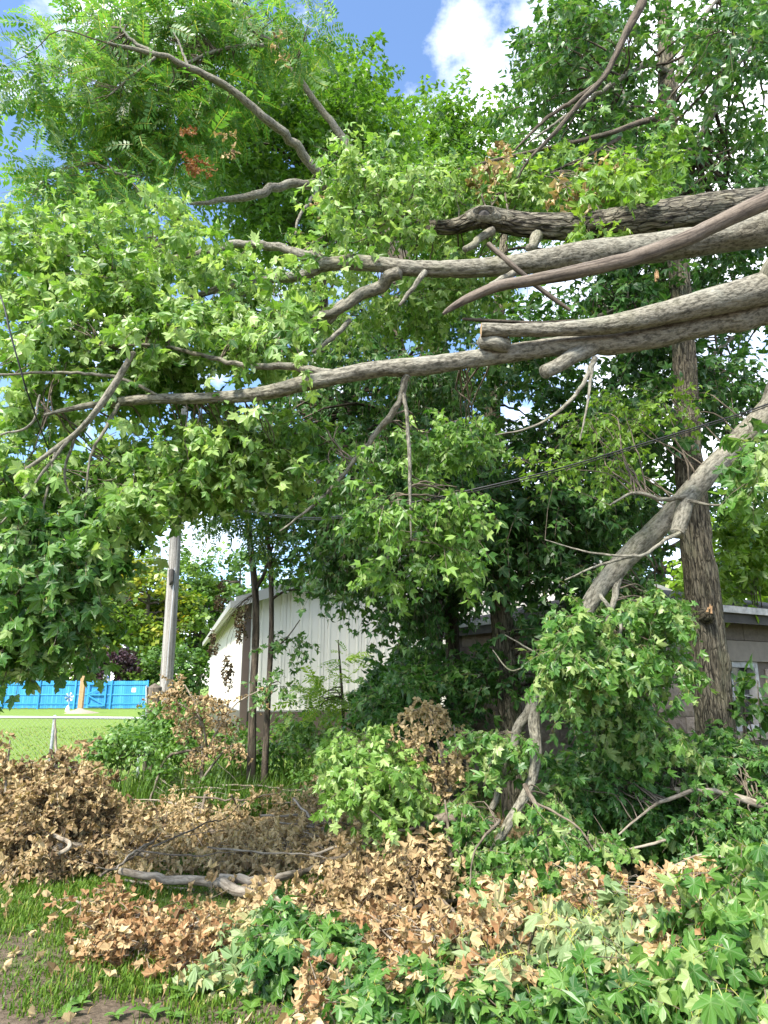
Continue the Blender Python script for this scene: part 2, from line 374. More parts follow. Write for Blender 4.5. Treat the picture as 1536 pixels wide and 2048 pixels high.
# ------------------------------------------------------------------ leaves
RIBS = {11: (0, 2, 5, 10), 7: (0, 1, 3, 6), 5: (0, 2, 4)}
def fan(outline, c, petiole=.45, pw=.014, fold=.25, droop=.25, curl=.0, crumple=0., seed=0):
    r = np.random.default_rng(seed)
    h = np.array(outline); V = np.vstack([h, (h * [-1, 1])[1:-1][::-1]])     # right half from base to tip, mirrored back
    V = np.vstack([V, [c]]); n = len(V) - 1
    x, y = V[:, 0], V[:, 1]
    z = fold * np.abs(x) - droop * (x ** 2 + np.maximum(y - .2, 0) ** 2) * 1.3
    z = z + curl * np.sin(3 * y + r.uniform(0, 6)) * np.abs(x) + r.normal(0, crumple, len(V)) * (.4 + np.abs(x))
    X = x * (1 - crumple * 1.2 * r.random(len(V)))
    V3 = np.column_stack([X, y, z])
    a = np.arange(n); T = np.stack([a, (a + 1) % n, np.full(n, n)], 1)
    rb = np.zeros(len(h)); rb[[i for i in RIBS[len(h)] if not (outline is OVAL and i == 2)]] = 1
    pet = np.zeros((len(V3), 3)); pet[:, 1] = np.concatenate([rb, rb[1:-1][::-1], [1]])
    if petiole:
        PV = np.array([[-pw, 0.02, 0], [pw, 0.02, 0], [pw, -petiole, .06], [-pw, -petiole, .06]]); k = len(V3)
        V3 = np.vstack([V3, PV]); T = np.vstack([T, [[k, k + 2, k + 1], [k, k + 3, k + 2]]]); pet = np.vstack([pet, np.tile([1., 0, 0], (4, 1))])
    return V3, T, pet
MAPLE = [(0, 0), (.20, -.12), (.46, -.08), (.38, .12), (.52, .20), (.68, .48), (.46, .49), (.24, .48), (.30, .70), (.15, .80), (0, 1.02)]
MAPLE_MID = [(0, 0), (.44, -.08), (.36, .13), (.64, .48), (.24, .46), (.25, .73), (0, 1.02)]
MAPLE_LOW = [(0, 0), (.38, .02), (.60, .50), (.19, .43), (0, 1.0)]
OVAL = [(0, 0), (.22, .2), (.27, .5), (.15, .8), (0, 1)]
def tri_merge(parts):
    V = []; T = []; E = []; n = 0
    for v, t, p in parts: V.append(v); T.append(t + n); E.append(p); n += len(v)
    return np.vstack(V), np.vstack(T), np.concatenate(E)
def pinnate(pairs, seed, w=.05, ln=.27, droop=.35):
    r = np.random.default_rng(seed); parts = []
    def zz(y): return -droop * y * y
    for i in range(pairs):
        y0 = .12 + .85 * i / pairs; l = ln * (1 - .45 * abs(i / pairs - .45))
        for sgn in (-1, 1):
            an = R(62 + r.normal(0, 8)) * sgn; d = np.array([math.sin(an), math.cos(an), -.25 + r.normal(0, .12)])
            pr = np.array([math.cos(an), -math.sin(an), .25 * sgn]) * w
            b = np.array([0, y0, zz(y0)]); m = b + d * l * .45
            parts.append((np.array([b, m + pr, b + d * l, m - pr]), np.array([[0, 1, 2], [0, 2, 3]]), np.zeros((4, 3))))
    ys = np.array([0, .5, 1.0]); a = np.column_stack([np.full(3, -.008), ys, zz(ys)]); b = a.copy(); b[:, 0] = .008
    parts.append((np.vstack([a, b]), np.array([[0, 3, 4], [0, 4, 1], [1, 4, 5], [1, 5, 2]]), np.tile([1., 0, 0], (6, 1))))
    return tri_merge(parts)
def tuft(seed, n=3):            # far-away leaf cluster: a few small crossed leaves
    r = np.random.default_rng(seed); parts = []
    for i in range(n):
        o = r.normal(0, .35, 3) * [1, 1, .5]; a = r.uniform(0, 6.28); d = np.array([math.cos(a), math.sin(a), -.3]) * .5
        q = np.array([-math.sin(a), math.cos(a), r.normal(0, .3)]) * .26
        parts.append((np.array([o, o + d * .5 + q, o + d, o + d * .5 - q]), np.array([[0, 1, 2], [0, 2, 3]]), np.zeros((4, 3))))
    return tri_merge(parts)
def low_leaf(seed, fold, droop):   # far maple leaf: two folded halves of three triangles
    V, T, pet = fan(MAPLE_LOW, (0, .3), fold=fold, droop=droop, seed=seed, petiole=0, crumple=.03); n = len(MAPLE_LOW)
    T = [(0, 1, 3), (1, 2, 3), (0, 3, 4)]; mir = lambda k: k if k in (0, n - 1) else 2 * (n - 1) - k
    return V[:-1], np.array(T + [(mir(a), mir(c), mir(b)) for a, b, c in T]), pet[:-1]
def dead_leaf(seed, outline=MAPLE, petiole=.45):            # dried leaf: lobes rolled in around the midrib, crumpled
    r = np.random.default_rng(seed + 60); V, T, pet = fan(outline, (0, .22), fold=0, droop=0, crumple=.0, seed=seed, pw=.012, petiole=petiole)
    x, y, z = V[:, 0].copy(), V[:, 1].copy(), V[:, 2].copy(); b = pet[:, 0] < .5
    k = r.uniform(2.2, 5.0) * r.choice([-1, 1]); lop = r.uniform(-.35, .35)
    ang = k * (x + lop * np.abs(x)); rad = 1 / k
    X = np.sin(ang) * rad; Z = (1 - np.cos(ang)) * rad
    kb = r.uniform(-2.4, 2.4); Y = np.sin(kb * y) / kb if abs(kb) > .1 else y; Z = Z + (1 - np.cos(kb * y)) / (kb if abs(kb) > .1 else 1)
    tw = r.uniform(-.9, .9) * y; X, Z = X * np.cos(tw) - Z * np.sin(tw), X * np.sin(tw) + Z * np.cos(tw)
    j = r.normal(0, .045, (len(V), 3)) * b[:, None]; W = np.column_stack([X, Y, Z]) + j
    V = np.where(b[:, None], W, V); return V, T, pet
TPL = {
 'maple': [fan(MAPLE, (0, .22), fold=f, droop=d, curl=c, crumple=.025, seed=i) for i, (f, d, c) in enumerate([(.25, .25, .1), (.1, .5, .15), (-.15, .35, .1), (.3, .05, .2), (.05, .8, .1), (-.3, .6, .2), (-.55, .9, .2), (.5, .4, .3), (-.7, .5, .3), (.15, 1.2, .2)])],
 'maple_mid': [fan(MAPLE_MID, (0, .22), fold=f, droop=d, curl=c, crumple=.03, seed=i, petiole=.35) for i, (f, d, c) in enumerate([(.25, .25, .1), (.05, .5, .15), (-.2, .4, .1), (.3, .7, .2), (-.6, .8, .2), (.5, .2, .3)])],
 'maple_bare': [fan(MAPLE_MID, (0, .22), fold=f, droop=d, curl=c, crumple=.03, seed=i, petiole=0) for i, (f, d, c) in enumerate([(.25, .25, .1), (.05, .5, .15), (-.2, .4, .1), (.3, .7, .2), (-.6, .8, .2), (.5, .2, .3), (-.4, 1.1, .2)])],
 'maple_low': [low_leaf(i, f, d) for i, (f, d) in enumerate([(.25, .25), (0, .5), (-.25, .3), (.4, .6), (-.5, .5)])],
 'dead': [dead_leaf(i) for i in range(10)],
 'dead_low': [dead_leaf(i + 10, MAPLE_MID, 0) for i in range(10)],
 'wilt': [fan(MAPLE, (0, .22), fold=f, droop=d, curl=c, crumple=.06, seed=i + 40, petiole=.7) for i, (f, d, c) in enumerate([(-.3, .9, .15), (-.15, 1.2, .2), (-.45, .6, .2), (-.35, 1.4, .2), (.2, 1.0, .2)])],
 'oval': [fan(OVAL, (0, .45), fold=f, droop=.4, seed=i, petiole=.15) for i, f in enumerate([.3, -.1, .15])],
 'pinnate': [pinnate(7, i, droop=d) for i, d in enumerate([.2, .5, .8, .35])],
 'tuft': [tuft(i) for i in range(6)],
}
REST = {'maple': 'maple_mid', 'maple_mid': 'maple_low', 'dead': 'dead_low'}     # the unpicked leaves are built lighter
ALL = []
class Leaves:
    def __init__(s, owner, kind, mat, single=0, name='leaf', rest='foliage', lod=None):
        s.lod = lod; s.o = owner; s.kind = kind; s.mat = LM[mat] if isinstance(mat, str) else mat; s.single = single; s.name = name; s.rest = rest
        s.p = []; s.y = []; s.z = []; s.s = []; s.t = []; ALL.append(s)
    def add(s, p, y, z, size, tint):
        s.p.append(p); s.y.append(y); s.z.append(z); s.s.append(size); s.t.append(tint)
    def done(s):
        s.p, s.y, s.z = (np.concatenate(a) for a in (s.p, s.y, s.z)); s.s = np.concatenate(s.s); s.t = np.clip(np.concatenate(s.t), 0, 1)
        s.y = nrm(s.y); s.z = nrm(s.z - s.y * np.sum(s.z * s.y, 1, keepdims=True)); s.x = np.cross(s.y, s.z)
        s.var = rng.integers(0, len(TPL[s.kind]), len(s.p)); s.pick = np.zeros(len(s.p), bool)
    def build(s):
        rest = ~s.pick; VV = []; TT = []; tint = []; pet = []; n = 0
        tp = TPL[s.lod or REST.get(s.kind, s.kind)]; vr = s.var % len(tp)
        for k, (v, t, pe) in enumerate(tp):
            i = np.where(rest & (vr == k))[0]
            if not len(i): continue
            M = np.stack([s.x[i], s.y[i], s.z[i]], 1)                       # rows are axes
            W = np.einsum('vk,nkc->nvc', v, M) * s.s[i][:, None, None] + s.p[i][:, None, :]
            VV.append(W.reshape(-1, 3)); TT.append((t[None] + (np.arange(len(i)) * len(v))[:, None, None]).reshape(-1, 3) + n)
            tint.append(np.repeat(s.t[i], len(v))); pet.append(np.tile(pe, (len(i), 1))); n += len(i) * len(v)
        if VV:
            me = mkmesh(s.rest, np.concatenate(VV), None, np.concatenate(TT), [s.mat], attrs={'tint': np.concatenate(tint), 'pet': np.concatenate(pet)})
            part(s.rest, me, s.o, 'stuff')
        for i in np.where(s.pick)[0]:
            lv = int(round(s.t[i] * 5)); key = (s.kind, s.mat.name, int(s.var[i]), lv)
            me = LCACHE.get(key)
            if me is None:
                v, t, pe = TPL[s.kind][s.var[i]]
                me = LCACHE[key] = mkmesh('leaf_' + s.mat.name, v, None, t, [s.mat], attrs={'tint': np.full(len(v), lv / 5), 'pet': pe})
            M = Matrix(((*(s.x[i] * s.s[i]), 0), (*(s.y[i] * s.s[i]), 0), (*(s.z[i] * s.s[i]), 0), (0, 0, 0, 1))).transposed(); M.translation = Vector(s.p[i])
            put(s.name, me, s.o, M)
LCACHE = {}
def finish_leaves():
    for b in ALL: b.done()
    p = np.concatenate([b.p + b.y * b.s[:, None] * .4 for b in ALL]); ids = np.concatenate([np.full(len(b.p), k) for k, b in enumerate(ALL)])
    loc = np.concatenate([np.arange(len(b.p)) for b in ALL]); sz = np.concatenate([b.s for b in ALL])
    x, y, d = project(p); ok = (x > 0) & (x < 1536) & (y > 0) & (y < 2048) & (p[:, 1] > .5)
    cell = (np.clip(y, 0, 2047) // 10).astype(int) * 200 + (np.clip(x, 0, 1535) // 10).astype(int)
    idx = np.where(ok)[0]; o = idx[np.lexsort((d[idx], cell[idx]))]
    first = np.concatenate([[True], cell[o][1:] != cell[o][:-1]]); vis = o[first]
    for k, b in enumerate(ALL):
        if not b.single: continue
        m = vis[ids[vis] == k]; m = m[np.argsort(-sz[m] / d[m])][:b.single]
        b.pick[loc[m]] = True
    for b in ALL: b.build()

def sprays(B, C, D, L, n, size, droop=.25, hang=.3, up=.6, jit=.5, t0=.5, tj=.25, G=None, tw=.004, tmat=0, alt=.9):
    """twigs starting at C running along D with n leaves each in opposite pairs"""
    C = np.asarray(C); D = nrm(np.asarray(D)); k = len(C)
    if not k: return
    L = np.broadcast_to(L, (k,)) * rng.uniform(.7, 1.3, k)
    side0 = nrm(np.cross(D, [0, 0, 1]) + rng.normal(0, .2, (k, 3)))
    other = np.cross(side0, D)
    tz = rng.normal(0, tj * .6, k)
    for i in range(n):
        s = (i // 2 + .6) / (n / 2 + .2); sg = 1 if i % 2 else -1
        pos = C + D * (L * s)[:, None] + np.array([0, 0, -1]) * (droop * L * s * s)[:, None]
        sd = side0 if (i // 2) % 2 == 0 else other * .8 + side0 * .5
        Y = nrm(D * .45 + sd * sg * alt + np.array([0, 0, -hang]) + rng.normal(0, jit * .5, (k, 3)))
        Z = nrm(np.array([0, 0, up]) + D * .25 + rng.normal(0, jit, (k, 3)))
        sc = size * rng.uniform(.5, 1.3, k) * (1 - .25 * abs(s - .5))
        B.add(pos + Y * (sc * .3)[:, None], Y, Z, sc, t0 + tz + rng.normal(0, tj, k))
    if G is not None:
        for j in range(k):
            s = np.array([0, .5, 1.])[:, None]
            q = C[j] + D[j] * L[j] * s + np.array([0, 0, -1]) * droop * L[j] * s * s
            tube(G, q, [tw, tw * .7, tw * .35], 3, 1, mat=tmat, cap=(False, False))

def region(ells, n, grow=0.0):
    w = np.array([e[6] if len(e) > 6 else e[2] * e[3] for e in ells], float); w /= w.sum()
    k = rng.choice(len(ells), n, p=w); out = []
    for i in k:
        e = ells[i]; a = rng.uniform(0, 6.283); r = math.sqrt(rng.random()); gp = grow / mpp(e[0], e[1], (e[4] + e[5]) / 2)
        rx = max(e[2] * .35, e[2] - gp); ry = max(e[3] * .3, e[3] - gp)
        out.append(P(e[0] + rx * r * math.cos(a), e[1] + ry * r * math.sin(a), rng.uniform(e[4], e[5])))
    out = np.array(out); out[:, 2] = np.maximum(out[:, 2], .06); return out

def clumps(B, C, rad, ns, L, n, size, G=None, out_bias=1.0, down=.2, **kw):
    """around each clump centre: ns twigs leaving the centre outward"""
    k = len(C); c = np.repeat(C, ns, 0)
    d = nrm(rng.normal(0, 1, (k * ns, 3)) * [1, 1, .7] + [0, 0, -down])
    o = c + d * (np.broadcast_to(rad, (k,)).repeat(ns) * rng.random(k * ns) ** .6)[:, None]
    sprays(B, o, nrm(d * out_bias + [0, 0, -down] + rng.normal(0, .3, d.shape)), L, n, size, G=G, **kw)

def connect(G, skel, C, r0=.012, r1=.004, bow=.15, sides=5, mat=0, seed=0, wob=.8):
    """a small curved branch from the nearest point of the skeleton to each clump centre"""
    sp = np.asarray(skel)[:, :3]; sr = np.asarray(skel)[:, 3]
    for i, c in enumerate(C):
        dd = np.linalg.norm(sp - c, axis=1); j = int(np.argmin(dd * (1 + .25 * rng.random(len(dd)))))
        a = sp[j]; l = dd[j]; rr = min(sr[j] * .6, r0 * (0.6 + .5 * l))
        m1 = a + (c - a) * .35 + np.array([0, 0, bow * l * .6]) + rng.normal(0, .06 * l, 3); m2 = a + (c - a) * .7 + np.array([0, 0, bow * l * .4]) + rng.normal(0, .06 * l, 3)
        tube(G, [a, m1, m2, c], [rr, rr * .8, rr * .55, min(r1, rr * .4)], max(4, sides - 1), 3, seed=seed + i, wob=wob, mat=mat, cap=(False, False))

def skel(*lst):
    return np.vstack([np.column_stack([p, r]) for p, r in lst])

# ================================================================== the setting
def ground():
    xs = np.concatenate([np.linspace(-400, -12, 14), np.linspace(-10, 10, 81), np.linspace(12, 400, 14)])
    ys = np.concatenate([np.linspace(-200, -2, 8), np.linspace(0, 20, 81), np.linspace(22, 700, 20)])
    X, Y = np.meshgrid(xs, ys)
    near = np.clip(1 - np.maximum(np.abs(X) - 8, 0) / 3, 0, 1) * np.clip(1 - np.maximum(Y - 14, 0) / 5, 0, 1) * (Y > -1)
    Z = near * (.05 * (vnoise(X * .9 + 50, Y * .9 + 50, seed=3) - .5) + .03 * (vnoise(X * 3 + 50, Y * 3 + 50, seed=4) - .5))
    V = np.column_stack([X.ravel(), Y.ravel(), Z.ravel()]); w = len(xs)
    i = np.arange(len(ys) - 1)[:, None] * w; j = np.arange(w - 1)[None]
    Q = np.stack([i + j, i + j + 1, i + w + j + 1, i + w + j], -1).reshape(-1, 4)
    o = bpy.data.objects.new('ground', mkmesh('ground', V, Q, None, [M_ground], smooth=True)); COL.objects.link(o); o['kind'] = 'structure'
ground()

# ---- grass
def grass_obj(name, label, n, fx, fy, h0, h1, w, t0, keep=None):
    x = fx(n); y = fy(n)
    if keep is not None: m = keep(x, y); x, y = x[m], y[m]
    n = len(x); a = rng.uniform(0, 6.283, n); h = rng.uniform(h0, h1, n) * (.6 + .8 * vnoise(x * 1.7 + 60, y * 1.7 + 60, seed=8)); ln = rng.uniform(.1, .75, n) * h
    dx, dy = np.cos(a), np.sin(a); ww = w * rng.uniform(.6, 1.3, n)
    b = np.column_stack([x, y, np.full(n, -.012)]); sd = np.column_stack([-dy, dx, np.zeros(n)]) * ww[:, None]
    m_ = b + np.column_stack([dx * ln * .35, dy * ln * .35, h * .6]); tip = b + np.column_stack([dx * ln, dy * ln, h * rng.uniform(.7, 1, n)])
    V = np.stack([b - sd, b + sd, m_ + sd * .75, m_ - sd * .75, tip], 1).reshape(-1, 3)
    k = np.arange(n)[:, None] * 5
    Q = k + np.array([[0, 1, 2, 3]]); T = k + np.array([[3, 2, 4]])
    tint = np.repeat(np.clip(t0 + rng.normal(0, .22, n), 0, 1), 5)
    o = bpy.data.objects.new(name, mkmesh(name, V, Q, T, [LM['grass']], attrs={'tint': tint, 'pet': np.zeros(len(V))})); COL.objects.link(o)
    o['kind'] = 'stuff'; o['label'] = label; o['category'] = 'grass'
def patchy(x, y):
    f = vnoise(x * 1.6 + 60, y * 1.6 + 60, seed=12) * .6 + vnoise(x * 4 + 60, y * 4 + 60, seed=13) * .4
    return f > np.interp(y, [3.4, 4.4, 5.4, 7], [.55, .40, .19, .10]) + rng.normal(0, .07, len(x))
grass_obj('short_grass', 'short patchy green grass growing on bare earth in the foreground', 85000, lambda n: rng.uniform(-4.2, .9, n), lambda n: rng.uniform(3.5, 7.2, n), .02, .08, .005, .5, patchy)
grass_obj('long_grass', 'long green grass under the two thin saplings', 9000, lambda n: rng.normal(-1.5, 1.3, n), lambda n: rng.uniform(8.6, 12, n), .2, .55, .007, .3)
grass_obj('lawn_grass', 'mown lawn grass beyond the chain-link fence', 14000, lambda n: rng.uniform(-14, -2.5, n), lambda n: 12 + 16 * rng.random(n) ** 1.5, .03, .07, .012, .72)

# ---- blue board fence
def blue_fence():
    Y = 48.0; x0, x1 = -34.0, P(298, 1370, Y)[0]; h = 1.85
    t = thing('board_fence', 'bright blue painted board fence with a braced gate across the lawn', 'fence', ((x0 + x1) / 2, Y, 0))
    g = Geo(); g.box((0, 0, h / 2), (.138, .022, h - .06)); bd = g.mesh('board', [M_blue])
    n = int((x1 - x0) / .15)
    for i in range(n):
        put('board', bd, t, Matrix.Translation((x0 + .075 + i * .15, Y + rng.normal(0, .004), .03 + rng.normal(0, .012))))
    for z in (.35, .95, 1.62):
        g = Geo(); g.box(((x0 + x1) / 2, Y - .035, z), (x1 - x0, .04, .09)); part('rail', g.mesh('rail', [M_blue]), t)
    for i in range(int((x1 - x0) / 2.44) + 1):
        g = Geo(); g.box((x1 - .06 - i * 2.44, Y - .075, .95), (.1, .1, 1.9)); part('post', g.mesh('post', [M_blue]), t)
    gx0, gx1 = P(178, 1390, Y)[0], P(212, 1390, Y)[0]
    gt = Geo()
    for z in (.25, .95, 1.65): gt.box(((gx0 + gx1) / 2, Y - .14, z), (gx1 - gx0, .035, .1))
    for x in (gx0, gx1): gt.box((x, Y - .138, .95), (.1, .035, 1.5))
    go = part('gate', gt.mesh('gate', [M_blue]), t)
    for za, zb in ((.3, .9), (1.6, 1.0)):
        g = Geo(); q = .045
        g.hexa([(gx1, Y - .18, za - q), (gx0, Y - .18, zb - q), (gx0, Y - .165, zb - q), (gx1, Y - .165, za - q)],
               [(gx1, Y - .18, za + q), (gx0, Y - .18, zb + q), (gx0, Y - .165, zb + q), (gx1, Y - .165, za + q)])
        b = bpy.data.objects.new('brace', g.mesh('brace', [M_blue])); COL.objects.link(b); b.parent = go
    g = Geo(); g.box((P(268, 1380, Y)[0], Y - .03, 1.25), (.28, .015, .28)); part('notice_board', g.mesh('notice_board', [M_white]), t)
blue_fence()

def windmill(px, py, Y, r, polew, mb, label, base=False):
    c = P(px, py, Y); t = thing('garden_windmill', label, 'garden ornament', (c[0], Y, 0))
    g = Geo(); tube(g, [(c[0], Y + .08, 0), (c[0], Y + .08, c[2] + .03)], [polew, polew * .7], 6, 2); part('pole', g.mesh('pole', [M_galv]), t)
    for i in range(12):
        a = i / 12 * 6.283; b = a + .36; g = Geo(); v = []
        for rr, aa, dy in ((.25, a, 0), (1, a, .0), (1, b, .06), (.25, b, .04)): v.append((c[0] + r * rr * math.cos(aa), Y + dy, c[2] + r * rr * math.sin(aa)))
        v2 = [(x, y + .006, z) for x, y, z in v]; g.hexa(v, v2); part('blade', g.mesh('blade', [mb if i % 2 else M_white]), t)
    g = Geo(); tube(g, [(c[0], Y - .03, c[2]), (c[0], Y + .1, c[2])], [r * .16, r * .16], 8, 1); part('hub', g.mesh('hub', [M_bluemet]), t)
    if base:
        g = Geo(); tube(g, [(c[0], Y, 0), (c[0], Y, .2), (c[0], Y, .34)], [.14, .11, .04], 10, 4, rough=.1); part('base', g.mesh('base', [M_white], True), t)
windmill(217, 1354, 49.6, .40, .03, M_galv, 'white metal garden windmill showing above the blue fence')
windmill(138, 1394, 44.0, .28, .025, M_bluemet, 'small blue and white pinwheel on a white base in front of the fence', True)

def tan_post():
    c = P(160, 1424, 41); t = thing('timber_post', 'brown timber post standing in pale stones on the lawn', 'post', (c[0], 41, 0))
    g = Geo(); g.box((c[0], 41, 1.05), (.24, .24, 2.1)); part('shaft', g.mesh('shaft', [M_tan]), t)
    g = Geo(); tube(g, [(c[0], 41, 0), (c[0], 41, .12), (c[0], 41, .2)], [.9, .6, .25], 18, 4, rough=.3, seed=4); part('stone_base', g.mesh('stone_base', [M_stonebase]), t)
tan_post()

# ---- chain-link fence
def chain_link():
    Y = 12.0; x0 = -11.0; x1 = P(292, 1437, Y)[0]; h = P(150, 1434, Y)[2]
    t = thing('chain_link_fence', 'low galvanised chain-link fence with a pipe top rail along the lawn', 'fence', ((x0 + x1) / 2, Y, 0))
    g = Geo(); tube(g, [(x0, Y, h + .03), (x1, Y, h - .02)], [.021, .021], 8, 2); part('top_rail', g.mesh('top_rail', [M_galv], True), t)
    for px in (108, 284):
        x = P(px, 1434, Y)[0]; g = Geo(); tube(g, [(x, Y + .03, -.1), (x, Y + .03, h + .02)], [.028, .028], 8, 2); part('post', g.mesh('post', [M_galv], True), t)
    x = P(108, 1434, Y)[0] - 3; g = Geo(); tube(g, [(x, Y + .03, -.1), (x, Y + .03, h + .02)], [.028, .028], 8, 2); part('post', g.mesh('post', [M_galv], True), t)
    g = Geo(); st = .085
    for i in range(int((x1 - x0 + h) / st)):
        for s in (-1, 1):
            a = x0 - h + i * st; A = np.array([a, Y - .03 + .004 * s, .02]); B = np.array([a + h, Y - .03 + .004 * s, h])
            if s < 0: A[0], B[0] = B[0], A[0]
            lo, hi = (A, B) if A[0] < B[0] else (B, A)
            if lo[0] < x0: lo[:] = lo + (hi - lo) * ((x0 - lo[0]) / (hi[0] - lo[0]))
            if hi[0] > x1: hi[:] = lo + (hi - lo) * ((x1 - lo[0]) / (hi[0] - lo[0]))
            if hi[0] - lo[0] > .02: tube(g, [lo, hi], [.0015, .0015], 3, 1, cap=(False, False))
    part('wire_mesh', g.mesh('wire_mesh', [M_galv]), t, 'stuff')
chain_link()

# ---- utility pole and old post
def poles():
    p, r = limb_pts([(327, 1470, 13.6, 27), (338, 1290, 13.6, 25), (350, 1090, 13.6, 22)])
    top = p[-1] + (p[-1] - p[0]) * .9; base = p[0].copy(); base[2] = -.3; base[0] -= .01
    t = thing('utility_pole', 'weathered grey wooden utility pole beside the beige building', 'utility pole', (base[0], base[1], 0))
    g = Geo(); tube(g, [base, p[1], p[2], top], [r[0] * 1.03, r[1], r[2], r[2] * .9], 18, 14, rough=.03, furrow=.12, seed=3); part('shaft', g.mesh('shaft', [BK['pole']], True), t)
    g = Geo(); c = P(341, 1150, 13.45); tube(g, [c + [.02, 0, .1], c + [.03, -.03, -.12], c + [.0, .0, -.2]], [.05, .045, .02], 8, 4, rough=.2); part('bracket', g.mesh('bracket', [M_soffit]), t)
    g = Geo(); c = P(345, 1160, 13.47); tube(g, [c + [.03, 0, .25], c + [.03, -.02, -2.0]], [.006, .006], 4, 3); part('ground_wire', g.mesh('ground_wire', [M_galv]), t)
    for i, y in enumerate((1085, 1112, 1128)):
        a = P(352, y, 13.6); q = a + np.array([-14 - i, 6 + i * 2, .5 + .4 * i])
        g = Geo(); tube(g, [a, (a + q) / 2 - [0, 0, .25], q], [.008] * 3, 4, 8)
        part('wire', g.mesh('wire', [M_galv]), t)
    b = P(308, 1455, 12.3); b[2] = -.2
    t = thing('old_post', 'short dark weathered timber post standing against the utility pole', 'post', (b[0], b[1], 0))
    g = Geo(); tp = P(309, 1375, 12.3); tube(g, [b, tp], [.135, .125], 14, 12, rough=.05, furrow=.3, seed=9); part('shaft', g.mesh('shaft', [BK['post']], True), t)
    g = Geo(); tube(g, [P(293, 1372, 12.2), P(293, 1470, 12.2)], [.02, .02], 6, 2); part('gate_pipe', g.mesh('gate_pipe', [M_galv], True), t)
poles()

